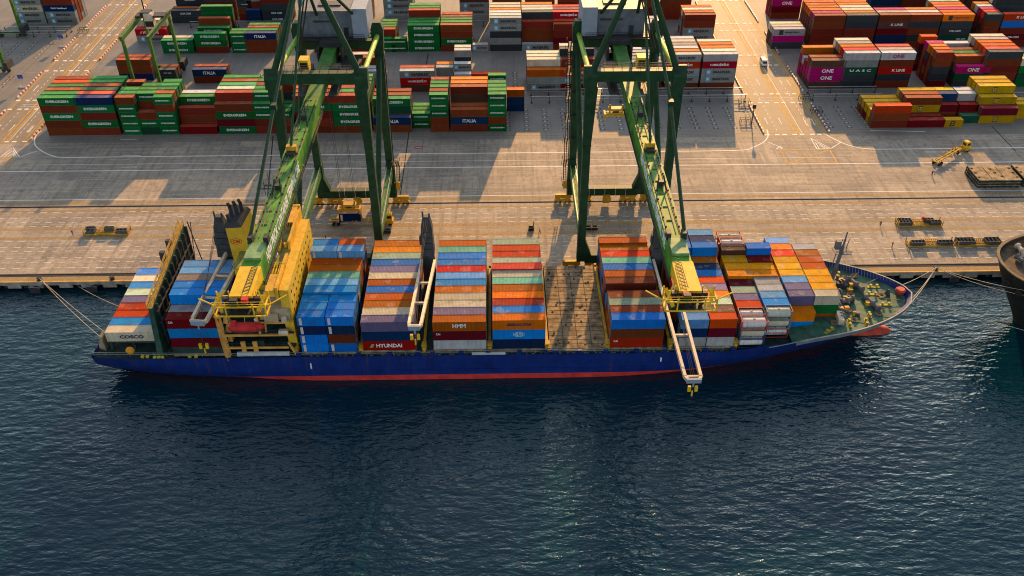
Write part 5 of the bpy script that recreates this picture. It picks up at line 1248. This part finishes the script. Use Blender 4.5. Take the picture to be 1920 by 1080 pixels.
# open steel gear cages parked on the apron
def cage(u, v, lab, fill, redbag=False, ln=12.2):
    p = at(u, v); t = thing('gear_cage', lab, 'gear cage', (p.x+ln/2, p.y+1.25, 0), group='steel gear cages parked on the apron')
    b = MB(); h = ln/2
    for y in (-1.2, 0, 1.2): b.box(-h, h, y-.1, y+.1, .1, .4)
    for k in range(13): x = -h+ln*k/12; b.box(x-.06, x+.06, -1.2, 1.2, .18, .36)
    for k in range(9): x = -2.2+k*.55; b.box(x-.05, x+.05, .75, .95, .4, 1.3)
    b.box(-2.4, 2.4, 1.0, 1.15, 1.1, 1.25); b.box(-2.4, 2.4, -1.2, -1.05, .5, .66)
    for x in (-h, h):
        for y in (-1.15, 1.15): b.hexa([(x-.12, y-.12, .1), (x+.12, y-.12, .1), (x+.12, y+.12, .1), (x-.12, y+.12, .1), (x*1.02-.1, y-.1, 1.75), (x*1.02+.1, y-.1, 1.75), (x*1.02+.1, y+.1, 1.75), (x*1.02-.1, y+.1, 1.75)])
        b.box(x-.08, x+.08, -1.1, 1.1, 1.0, 1.15)
    b.build('base_frame', YELD, t)
    for x0, x1, y0, y1 in fill:
        g = MB(); n = max(2, int(round((x1-x0)/.95)))
        for y in (y0, y1): g.box(x0, x1, y-.05, y+.05, .4, 1.5)
        for k in range(n+1): x = x0+(x1-x0)*k/n; g.box(x-.05, x+.05, y0, y1, .4, 1.46)
        g.box(x0, x1, y0, y1, .38, .6); g.build('gear_bin', paint('bin_grey', (.085, .088, .09), .6, .4, .25), t)
    if redbag:
        g = MB(); g.lathe((1.4, .9, 1.2), (.1, 0, 1), [(0, .5), (.4, .6), (.7, .3)], 10); g.build('red_tarp', RED, t)
F2 = ((-5.8, -2.2, -1.1, 0), (-5.8, -2.2, .05, 1.15)); FR = ((3.0, 5.8, -1.1, 0), (1.6, 4.2, .1, 1.15))
cage(158, 442, 'dark gear cage alone on the apron left of the ship', ((-5.8, -3.4, .1, 1.15), (-.8, 1.6, .1, 1.15), (-5.2, -3.2, -1.1, 0), (2.8, 5.6, -1.1, 0)), ln=12.0)
cage(1684, 426, 'gear cage with a red bundle on its grey bins', F2+FR, True)
cage(1704, 464, 'gear cage with low bins, left of the pair near the second bow', ((-5.4, -1.8, -1.1, .1), (1.8, 5.8, -1.1, .1)))
cage(1796, 463, 'gear cage with tall bins, right of the pair near the second bow', ((-5.8, -1.0, -.9, 1.15), (2.0, 5.9, -1.1, 1.15)), ln=11.4)
# ship hatch covers piled on the apron
def hatch_panel(x0, x1, y0, y1, z, lab, vis):
    t = thing('hatch_panel', lab, 'hatch cover', ((x0+x1)/2, (y0+y1)/2, z), group='hatch covers piled on the apron'); hx, hy = (x1-x0)/2, (y1-y0)/2
    b = MB(); b.box(-hx, hx, -hy, hy, .62, .85); b.build('top_plate', M_HATCH, t)
    b = MB(); b.box(-hx+.15, hx-.15, -hy+.15, hy-.15, .12, .62)
    for k in range(9): y = -hy+.2+(2*hy-.4)*k/8; b.box(-hx-.08, -hx+.15, y-.14, y+.14, .0, .6); b.box(hx-.15, hx+.08, y-.14, y+.14, 0, .6)
    for k in range(7): x = -hx+.6+(2*hx-1.2)*k/6; b.box(x-.2, x+.2, -hy-.02, -hy+.15, 0, .6)
    b.build('frame', M_DKG, t)
    if vis:
        b = MB()
        for fx in (-.35, .28): b.hexa([(hx*fx-.1, -hy*.75, .852), (hx*fx+.1, -hy*.75, .852), (hx*fx+.1, hy*.75, .852), (hx*fx-.1, hy*.75, .852), (hx*fx-.1, -hy*.75, .9), (hx*fx+.1, -hy*.75, .9), (hx*fx+.1, hy*.75, .9), (hx*fx-.1, hy*.75, .9)])
        for px_, py_ in ((-.05, .5), (.02, 0), (.2, -.5), (.9, .6), (.9, 0), (.9, -.6), (-.9, .6), (-.9, 0), (-.9, -.6)): b.box(hx*px_-.35, hx*px_+.35, hy*py_-.18, hy*py_+.18, .852, .98)
        b.build('deck_fitting', M_SOOT, t)
for k in range(3):
    hatch_panel(142.0, 154.6, 228.4, 237.2, .02+k*.87, 'rusty tan hatch cover, %s of the left pile on the apron' % ('bottom', 'middle', 'top')[k], k == 2)
    hatch_panel(155.8, 168.4, 228.6, 237.6, .02+k*.87, 'rusty tan hatch cover, %s of the right pile, cut by the photo edge' % ('bottom', 'middle', 'top')[k], k == 2)
# small gear: twistlock bins, sign posts, masts
def gear_bin(u, v, lab, n=1, post=False):
    p = at(u, v); t = thing('twistlock_bin', lab, 'bin', (p.x, p.y, 0), group='twistlock bins on the apron')
    b = MB()
    for k in range(n):
        x = k*1.75
        for a, c, d, e in ((-.75, .75, -.6, -.52), (-.75, .75, .52, .6), (-.75, -.67, -.6, .6), (.67, .75, -.6, .6)): b.box(x+a, x+c, d, e, .1, .95)
        b.box(x-.75, x+.75, -.6, .6, .1, .25); b.box(x-.6, x+.6, -.4, .4, .25, .7)
    b.build('bin_body', M_DARK, t)
    if post: b = MB(); b.tube((.55, .5, .1), (.75, .6, 2.6), .12, n=8); b.build('post', M_DARK, t)
gear_bin(607, 458, 'dark bin with a post between the left crane and blue stack', 1, True)
gear_bin(716, 436, 'pair of dark bins beside the yellow tractor', 2)
gear_bin(996, 431, 'lone dark bin on the apron between the cranes', 1, True)
gear_bin(1103, 430, 'pair of dark bins inside the right crane portal', 2)
def sign(u, v, lab):
    p = at(u, v); t = thing('road_sign', lab, 'sign', (p.x, p.y, 0), group='blue signs by the left road')
    b = MB(); b.tube((0, 0, 0), (0, 0, 4), .09, n=8); b.build('post', M_GALV, t)
    b = MB(); b.box(-.9, .9, -.06, .06, 3.2, 4.6); b.build('sign_panel', paint('sign_blue', (.02, .06, .32), .5, .1, 0), t)
    b = MB(); b.lathe((0, 0, .01), (0, 0, 1), [(0, 1.6), (.3, 1.4), (.32, .2)], 12); b.build('concrete_foot', M_COPE, t)
sign(119, 87, 'blue road sign on a post, upper of two beside the left road'); sign(44, 163, 'blue road sign with pale round foot, lower by the left road')
def mast(u, v, h, lab, name='light_mast'):
    p = at(u, v); t = thing(name, lab, 'mast', (p.x, p.y, 0))
    b = MB(); b.tube((0, 0, 0), (0, 0, h), .32, .2, 10); b.build('pole', M_DARK, t)
    b = MB(); b.box(-1.6, 1.6, -.25, .25, h-.2, h)
    for k in range(4): b.box(-1.5+k*.85, -1.05+k*.85, -.55, -.2, h-.1, h+.4)
    b.build('lamp_bank', M_DARK, t)
mast(285, 78, 26, 'tall dark light mast behind the green yard gantry crane')
p = at(1409, 232); t = thing('signal_post', 'short dark post at the right road edge by the empty slots', 'post', (p.x, p.y, 0)); b = MB(); b.tube((0, 0, 0), (0, 0, 6), .2, .16, 8); b.build('pole', M_DARK, t); b = MB(); b.box(-.5, .5, -.4, .4, 5.6, 7); b.build('signal_head', M_DARK, t)
# barriers of the conductor rails at the road edge
for u, v, lab in ((1395, 195, 'grey steel guard frame at the right road edge left side'), (1508, 187, 'grey steel guard frame by the right road edge, yard side'), (1530, 212, 'grey guard rail cluster below the magenta stack'), (1398, 230, 'low grey guard rail near the road post'),
                  (157, 60, 'grey guard frame at the far left stack corner')):
    p = at(u, v); t = thing('guard_frame', lab, 'guard rail', (p.x, p.y, 0), group='guard frames by the yard roads')
    b = MB()
    for x in (-1.8, 0, 1.8):
        for y in (-.9, .9): b.tube((x, y, 0), (x, y, 1.6), .1, n=6)
    for y in (-.9, .9):
        for z in (.8, 1.55): b.beam((-1.8, y, z), (1.8, y, z), .12)
    b.build('frame', M_DARK, t)
# people on the apron ---------------------------------------------------------
def person(u, v, lab, top, rz, stride=.22):
    p = at(u, v); bm = bmesh.new(); me = bpy.data.meshes.new('person')
    J = {'pel': (0, 0, .95, .15), 'ch': (0, .02, 1.28, .17), 'nk': (0, .02, 1.5, .07), 'hd': (0, .05, 1.66, .10), 'ht': (0, .05, 1.76, .08),
         'kl': (-.1, stride*.5, .5, .075), 'fl': (-.1, stride, .07, .06), 'tl': (-.1, stride+.16, .05, .05), 'kr': (.1, -stride*.3, .5, .075), 'fr': (.1, -stride, .09, .06), 'tr': (.1, -stride+.16, .05, .05),
         'sl': (-.21, .02, 1.42, .065), 'el': (-.27, -.06, 1.14, .05), 'hl': (-.27, .06, .9, .04), 'sr': (.21, .02, 1.42, .065), 'er': (.27, .06, 1.14, .05), 'hr': (.26, .2, .93, .04)}
    E = ('pel ch', 'ch nk', 'nk hd', 'hd ht', 'pel kl', 'kl fl', 'fl tl', 'pel kr', 'kr fr', 'fr tr', 'ch sl', 'sl el', 'el hl', 'ch sr', 'sr er', 'er hr')
    ks = list(J); vs = {k: bm.verts.new(J[k][:3]) for k in ks}
    for e in E: a, c = e.split(); bm.edges.new((vs[a], vs[c]))
    bm.to_mesh(me); bm.free(); o = bpy.data.objects.new('person', me); col.objects.link(o)
    mo = o.modifiers.new('skin', 'SKIN'); sv = me.skin_vertices[0].data
    for i, k in enumerate(ks): sv[i].radius = (J[k][3], J[k][3])
    sv[0].use_root = True
    su = o.modifiers.new('sub', 'SUBSURF'); su.levels = su.render_levels = 1
    bpy.context.view_layer.update()
    m2 = bpy.data.meshes.new_from_object(o.evaluated_get(bpy.context.evaluated_depsgraph_get()))
    o.modifiers.clear(); o.data = m2; m2.name = 'person'
    for mm in (paint('skin', (.35, .20, .13), .6, .1, 0), top, paint('trousers_dark', (.03, .035, .05), .8, .2, 0), paint('helmet', (.65, .62, .5), .4, .1, 0)): m2.materials.append(mm)
    for f in m2.polygons:
        z = f.center.z; f.material_index = 3 if z > 1.7 else 0 if z > 1.5 else 2 if z < .95 else (0 if abs(f.center.x) > .235 and z < 1.02 else 1); f.use_smooth = True
    o.location = (p.x, p.y, 0); o.rotation_euler = (0, 0, rz)
    return tag(o, lab, 'person', 'dock workers on the apron')
HV = paint('vest_orange', (.55, .16, .02), .7, .2, 0); HVG = paint('overalls_navy', (.03, .04, .09), .8, .2, 0)
person(137, 441, 'person in navy overalls walking left of the parked gear cage', HVG, .6)
person(1650, 424, 'person in navy overalls standing on the apron left of a gear cage', HVG, 2.0, .1)
person(1672, 463, 'person in an orange vest walking near the quay, left of the cage pair', HV, -1.2)
person(1012, 438, 'person in an orange vest beside the lone dark bin', HV, 1.2)
person(1747, 353-24, 'person in navy overalls by the turning yellow tractor', HVG, .2)
# ------------------------------------------------------------------ containers become objects
# tank containers on the forward stacks
def tank(x, k, z, L, body, frame, lab, txt=None):
    y = shipY(k); t = thing('tank_container', lab, 'tank container', (x+L/2, y, z), group='tank containers on the forward deck')
    b = MB(); h = L/2; w = 1.22; hh = 2.44
    for xx in (-h, h-.14):
        for yy in (-w, w-.14): b.box(xx, xx+.14, yy, yy+.14, 0, hh)
        for zz in (0, hh-.14): b.box(xx, xx+.14, -w+.14, w-.14, zz, zz+.14)
        b.beam((xx+.07, -w+.1, .1), (xx+.07, 0, 1.2), .1); b.beam((xx+.07, w-.1, .1), (xx+.07, 0, 1.2), .1)
    for yy in (-w, w-.14): b.box(-h+.14, h-.14, yy, yy+.14, 0, .14)
    for yy in (-w, w-.1): b.box(-h+.14, h-.14, yy, yy+.1, hh-.1, hh)
    b.build('frame', frame, t)
    b = MB(); b.lathe((-h+.2, 0, 1.2), (1, 0, 0), [(0, .5), (.12, .9), (.35, 1.06), (L-.75, 1.06), (L-.52, .9), (L-.4, .5)], 22); tk = b.build('tank', body, t, False)
    for f in tk.data.polygons: f.use_smooth = True
    b = MB(); b.lathe((0, 0, 2.2), (0, 0, 1), [(0, .3), (.16, .3), (.2, .22)], 10); b.box(-h+.4, h-.4, .35, .75, 2.2, 2.25); b.build('manhole_walkway', paint('walkway_grey', (.28,.28,.26), .6, .3, .2), t)
    for k_ in range(3): b = MB(); xx = -h+1.3+k_*(L-2.6)/2; b.lathe((xx-.04, 0, 1.2), (1, 0, 0), [(0, 1.075), (.08, 1.075)], 22); b.build('strap_ring', M_GALV, t)
    if txt: letter(text_mesh(txt, .5, RED, width=4.4), t, (0, -1.09, 1.25), FRONT)
TW = paint('tank_white', (.62, .62, .60), .4, .12, .06); TC = paint('tank_cream', (.52, .48, .33), .45, .2, .15); TG = paint('tank_green_grey', (.45, .50, .42), .45, .2, .12)
FRD = paint('frame_red', (.5, .06, .05), .5, .2, .1); FRB = paint('frame_blue', (.02, .05, .16), .5, .2, .1); FRG = paint('frame_grey', (.2, .21, .2), .5, .3, .2); FRP = paint('frame_pink', (.40, .22, .20), .5, .3, .25)
L5 = 5.8
tank(53.3, 0, 4.95, L5, TW, FRB, 'white tank in a blue frame, lowest of the near tank stack')
tank(53.3, 0, 7.5, L5, TC, FRB, 'cream tank in a blue frame, middle of the near tank stack')
tank(53.3, 0, 10.05, L5, TW, FRD, 'white tank in a bright red frame, top of the near tank stack')
tank(53.3, 1, 10.05, L5, TW, FRP, 'white tank in a faded pink frame behind the red framed tank')
tank(53.3, 1, 7.5, L5, TC, FRG, 'cream tank in a grey frame half hidden behind the middle tank')
tank(53.3, 1, 4.95, L5, TC, FRG, 'cream tank in a grey frame behind the lowest white tank')
tank(59.3, 1, 5.6, L5, TW, FRD, 'white tank lettered DEN HARTOGH in a red frame', 'DEN HARTOGH')
tank(59.3, 1, 8.15, L5, TC, FRG, 'cream tank in a grey frame above the lettered tank')
tank(59.3, 1, 10.7, L5, TG, FRG, 'pale green tank on top of the lettered tank stack')
for kk, zz, bd, fr, lab in ((10, 12.9, TW, FRD, 'white tank in a red frame near the quay, aft side'), (11, 12.9, TC, FRD, 'cream tank in a red frame nearest the quay, aft side'), (10, 5.0, TC, FRG, ''), (10, 7.6, TC, FRG, ''), (10, 10.2, TC, FRG, ''), (11, 10.2, TC, FRG, ''), (11, 7.6, TC, FRG, ''), (11, 5, TC, FRG, '')):
    if lab: tank(53.5, kk, zz, L5, bd, fr, lab)
    else: SLOTS.append(dict(where='ship', stack=9, row=kk, tier=int((zz-5)/2.5), n=9, x=53.5+L5/2, y=shipY(kk), z=zz, L=L5, W=2.5, th=2.55, c='w', tx='', nom=20, flag='aft half', rows=12))
# navy container on the tractor under the left crane
SLOTS.append(dict(where='truck', stack=0, row=0, tier=0, n=1, x=TRK[0]-7.6, y=TRK[1], z=1.53, L=L20, W=2.43, th=2.6, c='n', tx='F', nom=20, flag='', rows=1))

OCC = {}
for s_ in SLOTS: OCC.setdefault((s_['where'], round(s_['y'], 1)), []).append(s_)
def end_open(s_, side):
    xe = s_['x']+side*s_['L']/2
    for o in OCC[(s_['where'], round(s_['y'], 1))]:
        if o is s_: continue
        if abs(o['z']-s_['z']) < 1.3:
            g = (o['x']-side*o['L']/2-xe)*side
            if -1 < g < 1.2: return False
    return True
def make_object(s_):
    o = bpy.data.objects.new('shipping_container', CM[s_['nom']]); col.objects.link(o)
    o.location = (s_['x'], s_['y'], s_['z'])
    o.scale = (s_['L']/(L40 if s_['nom'] == 40 else L20), s_['W']/2.43, (s_['th']-.025)/2.59)
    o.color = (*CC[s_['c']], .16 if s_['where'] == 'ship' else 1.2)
    return o
for s_ in SLOTS: s_['o'] = make_object(s_)
bpy.context.view_layer.update()
# how much of each container the camera sees (rays from the camera to points on its faces)
dg = bpy.context.evaluated_depsgraph_get()
for s_ in SLOTS:
    n = 0.0; hx, hy = s_['L']/2, s_['W']/2; x, y, z, th = s_['x'], s_['y'], s_['z'], s_['th']
    sd = 1 if x < 0 else -1
    pts = [(x+fx*hx*.92, y+fy*hy*.8, z+th-.08, s_['L']*s_['W']*.6) for fx in (-1, -.5, 0, .5, 1) for fy in (-.8, .8)]
    pts += [(x+fx*hx*.92, y-hy+.06, z+fz_*th, s_['L']*th*.78) for fx in (-1, -.5, 0, .5, 1) for fz_ in (.2, .8)]
    pts += [(x+sd*(hx-.05), y+fy*hy, z+fz_*th, s_['W']*th*.25) for fy in (-.7, .7) for fz_ in (.25, .75)]
    for px_, py_, pz_, ar in pts:
        tgt = Vector((px_, py_, pz_)); d = tgt-CAM; u_ = d.dot(RT)/d.dot(FW)*F; v_ = d.dot(UP)/d.dot(FW)*F
        if abs(u_) > 960 or abs(v_) > 540: continue
        hit, loc, nrm, idx, ob, mt = scene.ray_cast(dg, CAM, d.normalized())
        if hit and (ob == s_['o'] or (loc-tgt).length < .25): n += ar/(10 if ar > 3 else 4)/d.length_squared*F*F
    s_['vis'] = n
order = sorted(SLOTS, key=lambda s: -s['vis'])
keep = [s for s in order if s['vis'] > 60 and not (s['where'] != 'ship' and s['where'] != 'truck' and s['vis'] < 60)][:300]
kid = {id(s) for s in keep}
# the far and hidden rest as one mesh of its own
b = MB(); cols = []
def far_box(s_, full):
    hx, hy, hz = s_['L']/2, s_['W']/2, s_['th']-.03; x, y, z = s_['x'], s_['y'], s_['z']; n0 = len(b.f)
    if full:
        src = CM[s_['nom']]; sx, sy_, sz = s_['o'].scale
        b.add([(v.co.x*sx+x, v.co.y*sy_+y, v.co.z*sz+z) for v in src.vertices], [tuple(p.vertices) for p in src.polygons])
    else: b.box(x-hx, x+hx, y-hy, y+hy, z, z+hz)
    rr = random.Random(int(x*10+y*77+z*7)).random()
    cols.extend([(*CC[s_['c']], rr)]*(len(b.f)-n0))
for s_ in SLOTS:
    if id(s_) not in kid: far_box(s_, s_['vis'] > 0)
me = b.mesh('stacked_containers', M_CONS)
ca = me.color_attributes.new('Col', 'FLOAT_COLOR', 'CORNER'); buf = []
for p, c in zip(me.polygons, cols): buf.extend(list(c)*p.loop_total)
ca.data.foreach_set('color', buf)
far = bpy.data.objects.new('stacked_containers', me); col.objects.link(far)
tag(far, 'rows of shipping containers stacked further back in the yard', 'containers', None, 'stuff')
# doors, lettering, labels
OBL = paint('label_strip', (.60, .50, .48), .6, .1, 0); YST = paint('yellow_mark', (.62, .42, .08), .6, .1, 0)
STAR = MB(); STAR.box(-.75, .75, -.85, .85, 0, .012); STAR = STAR.mesh('emblem_square', paint('emblem_blue', (.16, .42, .60), .5, .1, 0))
st = MB(); pts = []
for k in range(14): a = math.pi*k/7; r = .55 if k % 2 == 0 else .22; pts.append((r*math.cos(a), r*math.sin(a)))
st.prism(pts, .012, .024); STARM = st.mesh('emblem_star', M_WHITE)
sb = MB(); sb.box(-.75, .75, -.9, .9, 0, .012); MSQ = sb.mesh('emblem_block', M_BLACK)
xb_ = MB(); xb_.beam((-.9, -.6, 0), (.9, .6, 0), .16, .02); xb_.beam((-.9, .5, 0), (.9, -.5, 0), .12, .02); CROSS = xb_.mesh('emblem_cross', M_WHITE)
ov = MB()
for k in range(20):
    a, c = 2*math.pi*k/20, 2*math.pi*(k+1)/20; ov.beam((1.15*math.cos(a), .62*math.sin(a), 0), (1.15*math.cos(c), .62*math.sin(c), 0), .12, .02)
OVAL = ov.mesh('emblem_oval', paint('emblem_pale_blue', (.35, .6, .75), .5, .1, 0))
tri = MB(); tri.add([(-.7, -.5, .01), (.1, -.5, .01), (.5, .5, .01), (-.1, .5, .01)], [(0, 1, 2, 3)]); TRI = tri.mesh('emblem_triangle', paint('emblem_olive', (.35, .30, .12), .5, .1, 0))
strip = MB(); strip.box(-.3, .3, -1.0, 1.0, 0, .012); STRIP = strip.mesh('label_strip', OBL)
ymk = MB(); ymk.box(-.8, .8, -.16, .16, 0, .012); YMK = ymk.mesh('yellow_mark', YST)
def put(me, par, s_, dx, dz, off=.02):
    o = bpy.data.objects.new(me.name if me.name.split('.')[0] != 'lettering' else 'lettering', me)
    col.objects.link(o)
    if par is not None:
        o.parent = par; o.location = (dx*(L40/s_['L'] if s_['nom'] == 40 else 1), -2.43/2-off, 1.3+dz)
    else: o.location = (s_['x']+dx, s_['y']-s_['W']/2-off, s_['z']+1.3+dz)
    o.rotation_euler = FRONT; return o
FARTXT = []
def decorate(s_, par):
    tx = s_['tx']; k = 1.0 if s_['nom'] == 40 else .62; made = []
    fl = s_['nom'] == 40
    for ch in tx:
        if ch == 'F': made.append(put(STRIP, par, s_, -s_['L']/2+.75, 0)); continue
        if ch == 'Z': made.append(put(YMK, par, s_, -s_['L']/2+1.4, .85)); continue
        if ch not in TX: continue
        if ch == 'M': made += [put(STAR, par, s_, -3.6*k, 0), put(STARM, par, s_, -3.6*k, 0, .022)]
        if ch == 'Y': made.append(put(MSQ, par, s_, -.6*k, 0))
        if ch == 'V': made.append(put(OVAL, par, s_, 0, .05, .03))
        if ch == 'D': made.append(put(TRI, par, s_, -3.7, 0))
        if ch == 'H': made.append(put(CROSS, par, s_, 1.0, .1, .035))
        if ch == 'P': made.append(put(MSQ, par, s_, -3.1, 0))
        for (t_, h_, w_, c_, dx, dz) in TX[ch]:
            mt = LETCOL[c_]
            if ch == 'Y': mt = paint('yellow_letters', (.55, .35, .03), .6, .1, 0)
            if ch == 'V': mt = OVAL.materials[0]
            hh_ = h_*(1 if fl else .55); me_ = text_mesh(t_, hh_, mt, width=w_*k, bold=.03)
            made.append(put(me_, par, s_, dx*k, dz, .03 if ch != 'Y' else .035))
    return made
ORD = ['first', 'second', 'third', 'fourth', 'fifth', 'sixth', 'seventh', 'eighth', 'ninth', 'tenth', 'eleventh', 'twelfth', 'thirteenth']
ORD += ['%dth' % i for i in range(14, 40)]
for s_ in SLOTS:
    o = s_['o']
    if id(s_) not in kid:
        if s_['vis'] > 0 and s_['tx']: FARTXT += decorate(s_, None)
        bpy.data.objects.remove(o); continue
    sz = '' if s_['nom'] == 40 else 'short '
    c = CN[s_['c']]; fromtop = s_['n']-1-s_['tier']
    tier = 'top' if fromtop == 0 else ORD[fromtop]+' from top' if s_['n'] < 9 else 'lower'
    if s_['where'] == 'ship':
        lab = '%s%s container, %s ship stack from stern, %s%s row%s, %s' % (sz, c, ORD[s_['stack']-1], (s_['flag'].split()[0].replace('forward', 'fore')+' half, ') if s_['flag'] else '', ORD[s_['row']], '' if s_['flag'] else ' back', tier)
        grp = 'containers aboard the ship'
    elif s_['where'] == 'truck': lab = 'short navy blue container on the yellow tractor under the left crane'; grp = 'containers being moved on the quay'
    else:
        lab = '%s%s container, %s, %s stack from left, %s row, %s' % (sz, c, s_['where'], ORD[s_['stack']-1], ORD[s_['row']], tier)
        grp = 'containers stacked in the yard'
    tag(o, lab, 'container', grp)
    side = 1 if s_['x'] < 0 else -1
    if abs(s_['x']) > 8 and end_open(s_, side):
        d = bpy.data.objects.new('container_door', DM); col.objects.link(d); d.parent = o; d.color = o.color
        Lx = L40 if s_['nom'] == 40 else L20
        d.location = (side*(Lx/2+.005), 0, 0); d.rotation_euler = (0, 0, 0 if side > 0 else math.pi)
    if s_['tx']: decorate(s_, o)
# lettering of the far rows belongs to that one object: join it into a single child
if FARTXT:
    g = MB(); ml = []
    for o in FARTXT:
        mm = o.matrix_basis; mt = o.data.materials[0]
        if mt not in ml: ml.append(mt)
        g.add([mm @ v.co for v in o.data.vertices], [tuple(p.vertices) for p in o.data.polygons], ml.index(mt))
        bpy.data.objects.remove(o)
    me = bpy.data.meshes.new('lettering'); me.from_pydata(g.v, [], g.f)
    for mt in ml: me.materials.append(mt)
    me.polygons.foreach_set('material_index', g.mi); me.update()
    o = bpy.data.objects.new('lettering', me); col.objects.link(o); o.parent = far
print('containers', len(SLOTS), 'kept', len(keep), 'min vis', keep[-1]['vis'])

# ------------------------------------------------------------------ light
SUN_AZ, SUN_EL = R(11), R(16.5)
sd = Vector((math.sin(SUN_AZ)*math.cos(SUN_EL), math.cos(SUN_AZ)*math.cos(SUN_EL), math.sin(SUN_EL)))
sun = bpy.data.lights.new('sun', 'SUN'); sun.energy = 3.7; sun.angle = R(.6); sun.color = (1, .53, .17)
so = bpy.data.objects.new('sun', sun); col.objects.link(so); so.rotation_euler = sd.to_track_quat('Z', 'Y').to_euler(); so.location = (0, 0, 300)
wd = bpy.data.worlds.new('World'); scene.world = wd; wd.use_nodes = True
nt = wd.node_tree; bg = nt.nodes['Background']
sky = nt.nodes.new('ShaderNodeTexSky'); sky.sky_type = 'NISHITA'; sky.sun_disc = False; sky.sun_elevation = SUN_EL; sky.sun_rotation = SUN_AZ
sky.air_density = 1.0; sky.dust_density = 1.2; sky.ozone_density = 1.0
hz = nt.nodes.new('ShaderNodeHueSaturation'); hz.inputs['Saturation'].default_value = .55   # thin haze greys the blue of the sky
nt.links.new(sky.outputs[0], hz.inputs['Color']); nt.links.new(hz.outputs[0], bg.inputs['Color']); bg.inputs['Strength'].default_value = .105
vs_ = scene.view_settings; vs_.view_transform = 'Standard'; vs_.look = 'None'; vs_.gamma = 1; vs_.use_curve_mapping = False; vs_.exposure = 1.2
scene.cycles.pixel_filter_type = 'BLACKMAN_HARRIS'; scene.cycles.filter_width = 1.05; scene.cycles.sample_clamp_direct = 3.0; scene.cycles.max_bounces = 5; scene.cycles.diffuse_bounces = 2; scene.cycles.glossy_bounces = 3; scene.cycles.transparent_max_bounces = 6
